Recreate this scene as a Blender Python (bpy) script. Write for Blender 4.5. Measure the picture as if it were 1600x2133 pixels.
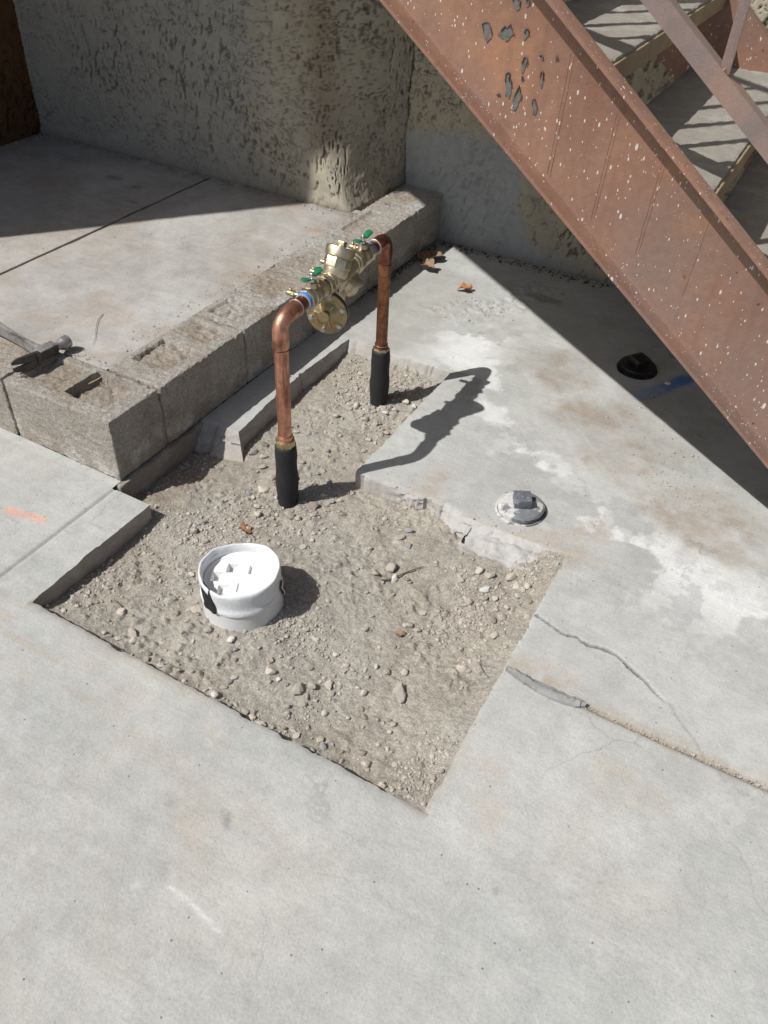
import bpy, bmesh, math, random
import numpy as np
from mathutils import Vector, Matrix

for o in list(bpy.data.objects): bpy.data.objects.remove(o)
scene = bpy.context.scene
COL = scene.collection
R = math.radians

# ------------------------------------------------------------------ camera
cam_d = bpy.data.cameras.new('camera'); cam = bpy.data.objects.new('camera', cam_d); COL.objects.link(cam)
scene.camera = cam
CAM = Vector((1.43852, -1.20015, 1.46241))
yaw, pitch, roll = 0.469342, 0.724027, 0.057836
fw = Vector((-math.sin(yaw)*math.cos(pitch), math.cos(yaw)*math.cos(pitch), -math.sin(pitch)))
rt = Vector((math.cos(yaw), math.sin(yaw), 0)); up = rt.cross(fw)
r2 = rt*math.cos(roll)+up*math.sin(roll); u2 = -rt*math.sin(roll)+up*math.cos(roll)
m = Matrix((( r2.x, u2.x, -fw.x, CAM.x), (r2.y, u2.y, -fw.y, CAM.y), (r2.z, u2.z, -fw.z, CAM.z), (0, 0, 0, 1)))
cam.matrix_world = m
cam_d.sensor_fit = 'VERTICAL'; cam_d.sensor_height = 24.0; cam_d.lens = 24.0*1680.24/2133
cam_d.clip_start = 0.02; cam_d.clip_end = 500

# ------------------------------------------------------------------ sky + sun
SAZ, SK = R(51.5), 0.785
LIGHT = Vector((math.cos(SAZ)*SK, math.sin(SAZ)*SK, -1)).normalized()
world = bpy.data.worlds.new('World'); scene.world = world; world.use_nodes = True
wn = world.node_tree; wn.nodes.clear()
wo = wn.nodes.new('ShaderNodeOutputWorld'); wb = wn.nodes.new('ShaderNodeBackground'); ws = wn.nodes.new('ShaderNodeTexSky')
ws.sky_type = 'NISHITA'; ws.sun_disc = False; ws.dust_density = 2.2; ws.ozone_density = 0.8
ws.sun_elevation = math.asin(-LIGHT.z); ws.sun_rotation = math.atan2(-LIGHT.x, -LIGHT.y)
wb.inputs['Strength'].default_value = 0.08
wn.links.new(ws.outputs[0], wb.inputs[0]); wn.links.new(wb.outputs[0], wo.inputs[0])
sun_d = bpy.data.lights.new('sun', 'SUN'); sun_d.energy = 4.6; sun_d.angle = R(0.55); sun_d.color = (1.0, 0.985, 0.955)
sun = bpy.data.objects.new('sun', sun_d); COL.objects.link(sun)
sun.rotation_euler = LIGHT.to_track_quat('-Z', 'Y').to_euler(); sun.location = (-3, -4, 6)
vs = scene.view_settings
vs.view_transform = 'Standard'; vs.look = 'None'; vs.gamma = 1; vs.exposure = 0.0; vs.use_curve_mapping = False
scene.render.engine = 'CYCLES'

# ------------------------------------------------------------------ noise
_tabs = {}
def tab(seed):
    if seed not in _tabs: _tabs[seed] = np.random.default_rng(seed).random((256, 256)).astype(np.float32)
    return _tabs[seed]
def vn2(x, y, seed=0):
    t = tab(seed); xi = np.floor(x).astype(np.int64); yi = np.floor(y).astype(np.int64)
    fx = x-xi; fy = y-yi; fx = fx*fx*(3-2*fx); fy = fy*fy*(3-2*fy)
    x0 = xi & 255; x1 = (xi+1) & 255; y0 = yi & 255; y1 = (yi+1) & 255
    a = t[x0, y0]; b = t[x1, y0]; c = t[x0, y1]; d = t[x1, y1]
    return (a+(b-a)*fx)*(1-fy)+(c+(d-c)*fx)*fy
def fbm(x, y, f=1., octv=4, seed=0, gain=.5):
    s = 0; a = 1.; n = 0
    for i in range(octv):
        s = s+a*vn2(x*f+13.7*i, y*f+7.3*i, seed+i); n += a; a *= gain; f *= 2.03
    return s/n
def vn3(p, f, seed):
    return (vn2(p[:, 0]*f+p[:, 2]*f*.71, p[:, 1]*f+p[:, 2]*f*.83, seed)+vn2(p[:, 1]*f*.9-p[:, 2]*f, p[:, 0]*f*.35+p[:, 2]*f*.6, seed+50))*.5
def sst(a, b, x):
    t = np.clip((x-a)/(b-a), 0, 1); return t*t*(3-2*t)
def seg_d(x, y, a, b):
    ax, ay = a; bx, by = b; dx, dy = bx-ax, by-ay
    t = np.clip(((x-ax)*dx+(y-ay)*dy)/(dx*dx+dy*dy), 0, 1)
    return np.hypot(x-ax-t*dx, y-ay-t*dy), t
def poly_d(x, y, pts):
    d = None
    for a, b in zip(pts[:-1], pts[1:]):
        e, _ = seg_d(x, y, a, b); d = e if d is None else np.minimum(d, e)
    return d

# ------------------------------------------------------------------ object helpers
def tag(o, label=None, cat=None, group=None, kind=None):
    if label: o['label'] = label
    if cat: o['category'] = cat
    if group: o['group'] = group
    if kind: o['kind'] = kind
    return o
def thing(name, loc, label, cat, group=None):
    o = bpy.data.objects.new(name, None); COL.objects.link(o); o.location = loc
    o.empty_display_size = .05
    return tag(o, label, cat, group)
def wloc(o):
    v = Vector((0, 0, 0))
    while o is not None: v = v+o.location; o = o.parent
    return v
def link(name, me, mat=None, parent=None):
    o = bpy.data.objects.new(name, me); COL.objects.link(o)
    if mat: me.materials.append(mat)
    if parent: o.parent = parent
    return o
def np_mesh(name, V, F, mat=None, parent=None, smooth=True, col=None, sharp=None, base=None):
    """V (n,3) world coordinates, F (m,k) array or list of lists"""
    V = np.asarray(V, np.float64)
    if parent is not None: V = V-np.array(wloc(parent))
    b = None
    if base is not None: V = V-np.array(base)
    me = bpy.data.meshes.new(name)
    if isinstance(F, np.ndarray):
        k = F.shape[1]; me.vertices.add(len(V)); me.vertices.foreach_set('co', V.ravel())
        me.loops.add(F.size); me.loops.foreach_set('vertex_index', F.ravel().astype(np.int32))
        me.polygons.add(len(F)); me.polygons.foreach_set('loop_start', np.arange(0, F.size, k, dtype=np.int32))
        me.polygons.foreach_set('loop_total', np.full(len(F), k, np.int32)); me.update(calc_edges=True)
    else:
        me.from_pydata(V.tolist(), [], F); me.update()
    if col is not None:
        a = me.color_attributes.new('Col', 'FLOAT_COLOR', 'POINT')
        c = np.ones((len(V), 4), np.float32); c[:, :3] = col; a.data.foreach_set('color', c.ravel())
    me.polygons.foreach_set('use_smooth', np.full(len(me.polygons), smooth))
    if sharp: me.set_sharp_from_angle(angle=R(sharp))
    o = link(name, me, mat, parent)
    if base is not None: o.location = base
    return o
def frame(ax):
    ax = Vector(ax).normalized(); h = Vector((0, 0, 1)) if abs(ax.z) < .9 else Vector((0, 1, 0))
    a = h.cross(ax).normalized(); b = ax.cross(a); return a, b, ax
class MB:
    def __init__(s): s.v = []; s.f = []
    def ring_strip(s, rings, close_a=True, close_b=True):
        n = len(rings[0]); i0 = len(s.v)
        for r in rings: s.v += [tuple(p) for p in r]
        for k in range(len(rings)-1):
            for i in range(n):
                j = (i+1) % n; a = i0+k*n
                s.f.append([a+i, a+j, a+n+j, a+n+i])
        if close_a: s.f.append([i0+i for i in range(n)][::-1])
        if close_b: s.f.append([i0+(len(rings)-1)*n+i for i in range(n)])
        return s
    def lathe(s, prof, org, ax=(0, 0, 1), seg=28, ph=0., ca=True, cb=True, wob=None):
        a, b, c = frame(ax); org = Vector(org); rings = []
        for (r, h) in prof:
            ring = []
            for i in range(seg):
                t = ph+2*math.pi*i/seg; rr = r+(wob(t, h) if wob else 0)
                ring.append(org+c*h+(a*math.cos(t)+b*math.sin(t))*rr)
            rings.append(ring)
        return s.ring_strip(rings, ca, cb)
    def cyl(s, p0, p1, r0, r1=None, seg=24):
        p0 = Vector(p0); p1 = Vector(p1); r1 = r0 if r1 is None else r1; L = (p1-p0).length
        e = min(.0015, L*.2, r0*.3)
        return s.lathe([(r0-e, 0), (r0, e), (r1, L-e), (r1-e, L)], p0, p1-p0, seg)
    def hexn(s, p0, p1, r, n=6, ph=0.):
        p0 = Vector(p0); p1 = Vector(p1); L = (p1-p0).length
        return s.lathe([(r*.93, 0), (r, L*.15), (r, L*.85), (r*.93, L)], p0, p1-p0, n, ph)
    def tube(s, pts, rad, seg=20, caps=True):
        pts = [Vector(p) for p in pts]; rings = []; prev = None
        for i, p in enumerate(pts):
            t = (pts[min(i+1, len(pts)-1)]-pts[max(i-1, 0)]).normalized()
            if prev is None: a, b, c = frame(t)
            else:
                a = (prev-t*prev.dot(t)).normalized(); b = t.cross(a)
            prev = a; r = rad[i] if isinstance(rad, (list, tuple)) else rad
            rings.append([p+(a*math.cos(2*math.pi*k/seg)+b*math.sin(2*math.pi*k/seg))*r for k in range(seg)])
        return s.ring_strip(rings, caps, caps)
    def box(s, c, size, ax=None, bev=.002):
        c = Vector(c); X, Y, Z = ax if ax else (Vector((1, 0, 0)), Vector((0, 1, 0)), Vector((0, 0, 1)))
        bm = bmesh.new(); bmesh.ops.create_cube(bm, size=1)
        for v in bm.verts: v.co = Vector((v.co.x*size[0], v.co.y*size[1], v.co.z*size[2]))
        if bev: bmesh.ops.bevel(bm, geom=bm.edges[:], offset=min(bev, min(size)*.3), segments=2, affect='EDGES', profile=.6)
        i0 = len(s.v); bm.verts.index_update()
        for v in bm.verts: s.v.append(tuple(c+X*v.co.x+Y*v.co.y+Z*v.co.z))
        for f in bm.faces: s.f.append([i0+v.index for v in f.verts])
        bm.free(); return s
    def prism(s, poly, org, X, Y, Z, h):
        """polygon (x,y) in frame X,Y extruded along Z by h"""
        org = Vector(org); X = Vector(X); Y = Vector(Y); Z = Vector(Z); n = len(poly); i0 = len(s.v)
        for k in (0, h):
            for (x, y) in poly: s.v.append(tuple(org+X*x+Y*y+Z*k))
        s.f.append([i0+i for i in range(n)][::-1]); s.f.append([i0+n+i for i in range(n)])
        for i in range(n): j = (i+1) % n; s.f.append([i0+i, i0+j, i0+n+j, i0+n+i])
        return s
    def build(s, name, mat, parent=None, sharp=38, base=None):
        return np_mesh(name, s.v, s.f, mat, parent, True, None, sharp, base)
def orient(o):
    bm = bmesh.new(); bm.from_mesh(o.data); bmesh.ops.recalc_face_normals(bm, faces=bm.faces[:]); bm.to_mesh(o.data); bm.free(); return o

# ------------------------------------------------------------------ materials
def lnk(nt, a, b): nt.links.new(a, b)
def noise_node(nt, co, scale, detail=5, rough=.6, dist=0.):
    n = nt.nodes.new('ShaderNodeTexNoise'); n.inputs['Scale'].default_value = scale; n.inputs['Detail'].default_value = detail
    n.inputs['Roughness'].default_value = rough; n.inputs['Distortion'].default_value = dist
    lnk(nt, co, n.inputs['Vector']); return n.outputs['Fac']
def ramp(nt, fac, stops):
    r = nt.nodes.new('ShaderNodeValToRGB'); e = r.color_ramp.elements
    while len(e) < len(stops): e.new(.5)
    for q, (p, c) in zip(e, stops):
        q.position = p; q.color = (c, c, c, 1) if isinstance(c, (int, float)) else (*c, 1)
    lnk(nt, fac, r.inputs[0]); return r.outputs[0]
def mixc(nt, fac, a, b, mode='MIX'):
    n = nt.nodes.new('ShaderNodeMix'); n.data_type = 'RGBA'; n.blend_type = mode
    for s, v in ((n.inputs[0], fac), (n.inputs[6], a), (n.inputs[7], b)):
        if isinstance(v, (int, float)): s.default_value = v
        elif isinstance(v, tuple): s.default_value = (*v, 1)
        else: lnk(nt, v, s)
    return n.outputs[2]
def math_n(nt, op, a, b=None, c=None):
    n = nt.nodes.new('ShaderNodeMath'); n.operation = op
    for i, v in enumerate((a, b, c)):
        if v is None: continue
        if isinstance(v, (int, float)): n.inputs[i].default_value = v
        else: lnk(nt, v, n.inputs[i])
    return n.outputs[0]
def mapping(nt, co, scale=(1, 1, 1), rot=(0, 0, 0)):
    n = nt.nodes.new('ShaderNodeMapping'); n.inputs['Scale'].default_value = scale; n.inputs['Rotation'].default_value = rot
    lnk(nt, co, n.inputs['Vector']); return n.outputs[0]
def new_mat(name):
    mt = bpy.data.materials.new(name); mt.use_nodes = True; nt = mt.node_tree
    b = nt.nodes['Principled BSDF']; tc = nt.nodes.new('ShaderNodeTexCoord')
    return mt, nt, b, tc.outputs['Object']
def bump(nt, b, h, dist, strength=1.):
    n = nt.nodes.new('ShaderNodeBump'); n.inputs['Distance'].default_value = dist; n.inputs['Strength'].default_value = strength
    lnk(nt, h, n.inputs['Height']); lnk(nt, n.outputs[0], b.inputs['Normal'])
def mat(name, col, rough=.6, metal=0., var=.15, vs=25., sp=0., ss=500., bmp=0., bs=300., col2=None, c2s=8., c2=(.45, .62), rvar=0., attr=False, spec=None, trans=0.):
    mt, nt, b, co = new_mat(name)
    if attr:
        a = nt.nodes.new('ShaderNodeAttribute'); a.attribute_name = 'Col'; base = a.outputs['Color']
    else: base = tuple(col)
    if col2: base = mixc(nt, ramp(nt, noise_node(nt, co, c2s, 6, .6), [(c2[0], 0.), (c2[1], 1.)]), base, tuple(col2))
    v = ramp(nt, noise_node(nt, co, vs, 6, .65), [(.25, 1-var), (.75, 1+var)])
    base = mixc(nt, 1., base, v, 'MULTIPLY')
    if sp:
        g = ramp(nt, noise_node(nt, co, ss, 3, .7), [(.3, 1-sp), (.7, 1+sp)])
        base = mixc(nt, 1., base, g, 'MULTIPLY')
    lnk(nt, base, b.inputs['Base Color']) if not isinstance(base, tuple) else None
    b.inputs['Roughness'].default_value = rough; b.inputs['Metallic'].default_value = metal
    if rvar: lnk(nt, ramp(nt, noise_node(nt, co, vs*1.7, 5), [(.3, max(.05, rough-rvar)), (.7, min(1, rough+rvar))]), b.inputs['Roughness'])
    if spec is not None: b.inputs['Specular IOR Level'].default_value = spec
    if bmp: bump(nt, b, noise_node(nt, co, bs, 4, .7), bmp)
    return mt

def concrete_mat(name, attr=True, col=(.4, .39, .37)):
    mt, nt, b, co = new_mat(name)
    if attr: a = nt.nodes.new('ShaderNodeAttribute'); a.attribute_name = 'Col'; base = a.outputs['Color']
    else: base = col
    v = ramp(nt, noise_node(nt, co, 14, 10, .78), [(.25, .84), (.75, 1.15)])
    base = mixc(nt, 1., base, v, 'MULTIPLY')
    base = mixc(nt, ramp(nt, noise_node(nt, co, 9, 9, .75), [(.5, 0.), (.66, .35)]), base, (.50, .49, .47))
    g = ramp(nt, noise_node(nt, co, 170, 5, .8), [(.3, .82), (.48, .99), (.55, 1.02), (.75, 1.14)])
    base = mixc(nt, 1., base, g, 'MULTIPLY')
    stv = noise_node(nt, mapping(nt, co, (3., 46., 10.), (0, 0, .25)), 1., 6, .7, .4)
    base = mixc(nt, 1., base, ramp(nt, stv, [(.3, .955), (.5, 1.), (.7, 1.035)]), 'MULTIPLY')
    vh = nt.nodes.new('ShaderNodeTexVoronoi'); vh.feature = 'DISTANCE_TO_EDGE'; vh.inputs['Scale'].default_value = 2.3
    nz = nt.nodes.new('ShaderNodeTexNoise'); nz.inputs['Scale'].default_value = 7; nz.inputs['Detail'].default_value = 6; lnk(nt, co, nz.inputs['Vector'])
    lnk(nt, mixc(nt, .12, co, nz.outputs['Color']), vh.inputs['Vector'])
    hair = math_n(nt, 'MULTIPLY', math_n(nt, 'LESS_THAN', vh.outputs['Distance'], .0035), ramp(nt, noise_node(nt, co, 2.4, 4), [(.52, 0.), (.62, .26)]))
    base = mixc(nt, hair, base, (.15, .145, .14))
    fl = noise_node(nt, mapping(nt, co, (60, 190, 100), (0, 0, .9)), 1., 2, .5)
    base = mixc(nt, ramp(nt, fl, [(.71, 0.), (.76, .42)]), base, (.22, .215, .205))
    fl2 = noise_node(nt, mapping(nt, co, (150, 70, 100), (0, 0, .3)), 1., 2, .5)
    base = mixc(nt, ramp(nt, fl2, [(.71, 0.), (.76, .35)]), base, (.58, .575, .56))
    vo = nt.nodes.new('ShaderNodeTexVoronoi'); vo.inputs['Scale'].default_value = 48; lnk(nt, co, vo.inputs['Vector'])
    sp = nt.nodes.new('ShaderNodeSeparateColor'); lnk(nt, vo.outputs['Color'], sp.inputs[0])
    dots = math_n(nt, 'MULTIPLY', math_n(nt, 'LESS_THAN', vo.outputs['Distance'], .1), math_n(nt, 'GREATER_THAN', sp.outputs[0], .86))
    base = mixc(nt, math_n(nt, 'MULTIPLY', dots, .7), base, (.09, .085, .08))
    lnk(nt, base, b.inputs['Base Color']); b.inputs['Roughness'].default_value = .88; b.inputs['Specular IOR Level'].default_value = .3
    h = math_n(nt, 'ADD', noise_node(nt, co, 170, 5, .8), math_n(nt, 'MULTIPLY', noise_node(nt, co, 40, 4, .6), 1.3))
    bump(nt, b, h, .0017, .8)
    return mt
M_pave = concrete_mat('concrete_paving')
M_plat = concrete_mat('concrete_platform')
def cmu_mat():
    mt, nt, b, co = new_mat('concrete_block')
    n1 = noise_node(nt, co, 9, 5, .6); n2 = noise_node(nt, co, 190, 5, .85); n3 = noise_node(nt, co, 85, 4, .75)
    base = mixc(nt, ramp(nt, n1, [(.35, 0.), (.65, 1.)]), (.465, .432, .382), (.40, .355, .305))
    base = mixc(nt, 1., base, ramp(nt, n2, [(.34, .5), (.48, .95), (.56, 1.1), (.72, 1.6)]), 'MULTIPLY')
    base = mixc(nt, 1., base, ramp(nt, n3, [(.3, .74), (.7, 1.25)]), 'MULTIPLY')
    at = nt.nodes.new('ShaderNodeAttribute'); at.attribute_name = 'Col'; base = mixc(nt, 1., base, at.outputs['Color'], 'MULTIPLY')
    lnk(nt, base, b.inputs['Base Color']); b.inputs['Roughness'].default_value = .95; b.inputs['Specular IOR Level'].default_value = .2
    bump(nt, b, math_n(nt, 'ADD', n2, n3), .006)
    return mt
M_cmu = cmu_mat()
M_mortar = mat('mortar_fill', (.36, .32, .27), .95, var=.25, vs=40, sp=.25, ss=350, bmp=.004, bs=200, spec=.2)
M_dirt = mat('dirt', (.30, .25, .2), .97, attr=True, var=.2, vs=60, sp=.30, ss=190, bmp=.0045, bs=190, spec=.15)
M_stucco = mat('stucco', (.37, .34, .27), .93, attr=True, var=.12, vs=30, sp=.12, ss=300, bmp=.0016, bs=220, spec=.2)
M_foot = concrete_mat('old_footing', attr=False, col=(.27, .235, .19))
M_rubber = mat('foam_insulation', (.016, .016, .017), .72, var=.3, vs=60, sp=.8, ss=420, bmp=.0018, bs=380)
def copper_mat(name, c1, c2, rough):
    mt, nt, b, co = new_mat(name)
    st = noise_node(nt, mapping(nt, co, (60, 60, 7)), 1., 6, .65, .6); bl = noise_node(nt, co, 32, 6, .65)
    base = mixc(nt, ramp(nt, bl, [(.38, 0.), (.62, 1.)]), c1, c2)
    base = mixc(nt, 1., base, ramp(nt, st, [(.28, .42), (.5, 1.), (.75, 1.3)]), 'MULTIPLY')
    base = mixc(nt, ramp(nt, noise_node(nt, co, 17, 7, .7), [(.58, 0.), (.66, .65)]), base, (.17, .085, .06))
    lnk(nt, base, b.inputs['Base Color']); b.inputs['Metallic'].default_value = .93
    lnk(nt, ramp(nt, bl, [(.3, rough-.08), (.7, rough+.2)]), b.inputs['Roughness'])
    bump(nt, b, noise_node(nt, co, 180, 4), .0004)
    return mt
M_cop = copper_mat('copper_bright', (.62, .325, .225), (.46, .215, .14), .42)
M_cop2 = copper_mat('copper_tarnished', (.40, .185, .105), (.22, .10, .06), .46)
M_copdk = copper_mat('copper_fluxed', (.30, .125, .08), (.20, .085, .06), .38)
M_brass = mat('cast_brass', (.55, .475, .34), .40, .9, var=.25, vs=60, bmp=.0005, bs=350, rvar=.12)
M_brass2 = mat('brass_fitting', (.50, .41, .24), .40, .9, var=.3, vs=80, rvar=.12, bmp=.0004, bs=300)
M_brass_dim = mat('brass_dim_cover', (.36, .28, .15), .42, .85, var=.3, vs=60, bmp=.0006, bs=300, rvar=.12)  # brass with its dim ground reflection put into a darker colour
M_steel = mat('zinc_steel', (.5, .5, .49), .3, .95, var=.2, vs=90, rvar=.1)
M_green = mat('green_vinyl', (.008, .17, .065), .36, var=.15, vs=60)
M_bluetape = mat('blue_tape', (.05, .22, .62), .5, var=.15, vs=80)
M_solder = mat('solder_bead', (.58, .54, .5), .38, .7, var=.25, vs=150)
M_gasket = mat('gasket', (.02, .02, .02), .7)
M_pvc = mat('white_pvc', (.66, .66, .65), .42, var=.05, vs=20, col2=(.62, .58, .52), c2s=9, c2=(.56, .8), bmp=.0003, bs=150)
M_wrap = mat('translucent_wrap', (.66, .67, .675), .35, var=.10, vs=120, sp=.06, ss=600, bmp=.0012, bs=160)
M_tape = mat('black_tape', (.012, .012, .014), .5, var=.2, vs=60, bmp=.0006, bs=90)
M_cleang = mat('grey_abs', (.13, .135, .15), .5, var=.25, vs=60, col2=(.40, .40, .40), c2s=45, c2=(.55, .72), bmp=.0005, bs=250)
M_splash = mat('cement_splashed', (.52, .51, .49), .8, var=.25, vs=60, col2=(.17, .175, .18), c2s=24, c2=(.46, .53), bmp=.001, bs=200)
M_black = mat('black_abs', (.012, .012, .014), .42, var=.25, vs=50, bmp=.0005, bs=250)
M_hammer = mat('forged_steel', (.36, .352, .34), .45, .55, var=.3, vs=55, col2=(.2, .17, .14), c2s=40, c2=(.5, .7), rvar=.12, bmp=.0005, bs=220)
M_hamshade = mat('forged_steel_shaded', (.10, .095, .088), .5, .7, var=.3, vs=70, rvar=.12, bmp=.0006, bs=250)  # shaded copy of the hammer steel, shade of the sunless faces in its colour
M_grip = mat('black_grip', (.015, .015, .016), .55)
M_mark = mat('stamped_mark', (.05, .05, .05), .7)
M_leaf = mat('dry_leaf', (.21, .095, .045), .75, var=.35, vs=70, col2=(.33, .16, .085), c2s=50)
M_leaf2 = mat('dry_leaf_pale', (.30, .20, .125), .8, var=.3, vs=70, col2=(.17, .09, .05), c2s=60)
M_leaf3 = mat('dry_leaf_orange', (.42, .17, .07), .75, var=.3, vs=70, col2=(.34, .24, .12), c2s=60)
M_twig = mat('twig', (.16, .125, .085), .9, var=.3, vs=80)
M_straw = mat('straw', (.45, .36, .19), .8)
M_debris = mat('crumb_debris', (.40, .36, .31), .95, var=.45, vs=60, sp=.2, ss=300)
M_debdk = mat('dark_debris', (.09, .075, .06), .95, var=.6, vs=45)
M_grav = mat('gravel', (.405, .365, .315), .95, var=.38, vs=38, sp=.18, ss=350, spec=.2)
STONE_M = [mat('stone_tan', (.41, .368, .31), .92, var=.2, vs=40, sp=.12, ss=300, bmp=.001, bs=200, spec=.2),
           mat('stone_pale', (.54, .48, .41), .92, var=.18, vs=40, sp=.12, ss=300, bmp=.001, bs=200, spec=.2),
           mat('stone_grey', (.30, .295, .29), .9, var=.2, vs=40, sp=.12, ss=300, bmp=.0008, bs=200, spec=.25),
           mat('stone_white', (.62, .60, .56), .9, var=.14, vs=40, sp=.1, ss=300, bmp=.0008, bs=200, spec=.25),
           mat('stone_brown', (.31, .255, .215), .93, var=.22, vs=40, sp=.14, ss=300, bmp=.001, bs=200, spec=.2)]
M_shard = concrete_mat('grey_mortar_shard', attr=False, col=(.25, .247, .24))

def stair_paint():
    mt, nt, b, co = new_mat('weathered_red_primer')
    n1 = noise_node(nt, co, 7, 6, .62); n2 = noise_node(nt, co, 2.6, 5, .6); n3 = noise_node(nt, co, 60, 4, .7)
    base = mixc(nt, ramp(nt, n1, [(.35, 0.), (.65, 1.)]), (.222, .122, .086), (.285, .155, .102))
    base = mixc(nt, ramp(nt, n2, [(.46, 0.), (.66, .75)]), base, (.21, .142, .112))
    base = mixc(nt, ramp(nt, noise_node(nt, co, 4.3, 6, .65), [(.56, 0.), (.72, .6)]), base, (.345, .165, .085))
    base = mixc(nt, 1., base, ramp(nt, n3, [(.3, .9), (.7, 1.1)]), 'MULTIPLY')
    rn = noise_node(nt, mapping(nt, co, (22, 22, 2.2)), 1., 6, .65)
    base = mixc(nt, ramp(nt, rn, [(.52, 0.), (.68, .55)]), base, (.20, .098, .06))
    base = mixc(nt, ramp(nt, noise_node(nt, co, 11, 7, .7), [(.60, 0.), (.70, .6)]), base, (.17, .125, .115))
    base = mixc(nt, ramp(nt, noise_node(nt, co, 26, 6, .7), [(.66, 0.), (.72, .8)]), base, (.11, .05, .032))
    # paint spatter: elongated droplets, two sizes
    for sc, thr, rad, rot in ((52, .40, .19, .5), (120, .20, .24, .35), (24, .80, .15, .7), (90, .30, .21, -.4), (170, .22, .25, .2)):
        mp = mapping(nt, co, (1., 1., .42), (0, R(28), rot))
        vo = nt.nodes.new('ShaderNodeTexVoronoi'); vo.inputs['Scale'].default_value = sc; lnk(nt, mp, vo.inputs['Vector'])
        sep = nt.nodes.new('ShaderNodeSeparateColor'); lnk(nt, vo.outputs['Color'], sep.inputs[0])
        dens = ramp(nt, noise_node(nt, co, 3.6, 4), [(.42, 0.), (.58, 1.)])
        rr = math_n(nt, 'MULTIPLY', math_n(nt, 'POWER', sep.outputs[1], 2.2), rad)
        on = math_n(nt, 'MULTIPLY', math_n(nt, 'LESS_THAN', vo.outputs['Distance'], rr), math_n(nt, 'GREATER_THAN', math_n(nt, 'ADD', sep.outputs[0], math_n(nt, 'MULTIPLY', dens, .55)), thr+.42))
        base = mixc(nt, math_n(nt, 'MULTIPLY', on, .9), base, (.62, .57, .5))
    # rust specks
    vo = nt.nodes.new('ShaderNodeTexVoronoi'); vo.inputs['Scale'].default_value = 34; lnk(nt, co, vo.inputs['Vector'])
    sep = nt.nodes.new('ShaderNodeSeparateColor'); lnk(nt, vo.outputs['Color'], sep.inputs[0])
    on = math_n(nt, 'MULTIPLY', math_n(nt, 'LESS_THAN', vo.outputs['Distance'], .12), math_n(nt, 'GREATER_THAN', sep.outputs[2], .88))
    base = mixc(nt, math_n(nt, 'MULTIPLY', on, .8), base, (.09, .04, .028))
    lnk(nt, base, b.inputs['Base Color']); b.inputs['Roughness'].default_value = .62; b.inputs['Specular IOR Level'].default_value = .4
    bump(nt, b, math_n(nt, 'ADD', n3, noise_node(nt, co, 220, 3)), .0006)
    return mt
M_stair = stair_paint()
M_rail = mat('rail_paint', (.20, .15, .135), .6, var=.15, vs=14, col2=(.26, .17, .13), c2s=6, sp=.12, ss=220, bmp=.0005, bs=200)
M_chip = mat('exposed_grey_primer', (.115, .125, .115), .7, var=.45, vs=90, bmp=.001, bs=200, col2=(.20, .12, .085), c2s=70, c2=(.5, .62))
M_curl = mat('curled_paint_edge', (.13, .085, .07), .7, var=.3, vs=60)
M_brown = mat('brown_stucco', (.13, .068, .028), .93, attr=True, var=.15, vs=30, bmp=.002, bs=180, spec=.2)

# ------------------------------------------------------------------ rough box (displaced, rounded)
def rough_box(lo, hi, res, amp, seed=0, rnd=.004, top=None, fr=60., edge=0.):
    """five sided box, faces gridded; top(x,y)->dz ; returns V,F"""
    lo = np.array(lo, float); hi = np.array(hi, float); V = []; F = []; off = 0
    n = [max(2, int(round((hi[i]-lo[i])/res))+1) for i in range(3)]
    L = [np.linspace(lo[i], hi[i], n[i]) for i in range(3)]
    def sheet(A, B, fn, flip):
        nonlocal off
        a, b = np.meshgrid(A, B, indexing='ij'); P = fn(a.ravel(), b.ravel()); na, nb = len(A), len(B)
        i = np.arange(na*nb).reshape(na, nb)
        q = np.stack([i[:-1, :-1], i[1:, :-1], i[1:, 1:], i[:-1, 1:]], -1).reshape(-1, 4)
        if flip: q = q[:, ::-1]
        V.append(P); F.append(q+off); off += na*nb
    one = np.ones_like
    sheet(L[0], L[1], lambda a, b: np.stack([a, b, one(a)*hi[2]], 1), False)
    sheet(L[0], L[2], lambda a, b: np.stack([a, one(a)*lo[1], b], 1), False)
    sheet(L[0], L[2], lambda a, b: np.stack([a, one(a)*hi[1], b], 1), True)
    sheet(L[1], L[2], lambda a, b: np.stack([one(a)*lo[0], a, b], 1), True)
    sheet(L[1], L[2], lambda a, b: np.stack([one(a)*hi[0], a, b], 1), False)
    ntop = n[0]*n[1]
    V = np.concatenate(V); F = np.concatenate(F)
    dtop = np.zeros(len(V))
    if top is not None: dtop[:ntop] = top(V[:ntop, 0], V[:ntop, 1])
    O = V.copy()
    # rounding: pull vertices close to two or more faces inward
    inn = np.clip(V, lo+rnd, hi-rnd); inn[:, 2] = np.minimum(V[:, 2], hi[2]-rnd)
    d = V-inn; l = np.linalg.norm(d, axis=1); k = l > 1e-9
    V[k] = inn[k]+d[k]/l[k, None]*rnd
    N = np.stack([vn3(O, fr, seed+i)+.5*vn3(O, fr*2.7, seed+5+i)-.75 for i in range(3)], 1)
    V += N*amp
    if edge:
        near = np.minimum(np.minimum(O[:, 0]-lo[0], hi[0]-O[:, 0]), np.minimum(O[:, 1]-lo[1], hi[1]-O[:, 1]))+(hi[2]-O[:, 2])
        ch = sst(.56, .80, vn3(O, 70., seed+9))*np.exp(-near/.009)*edge*.8
        V[:, 2] -= ch
    V[:, 2] += dtop
    return V, F

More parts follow.
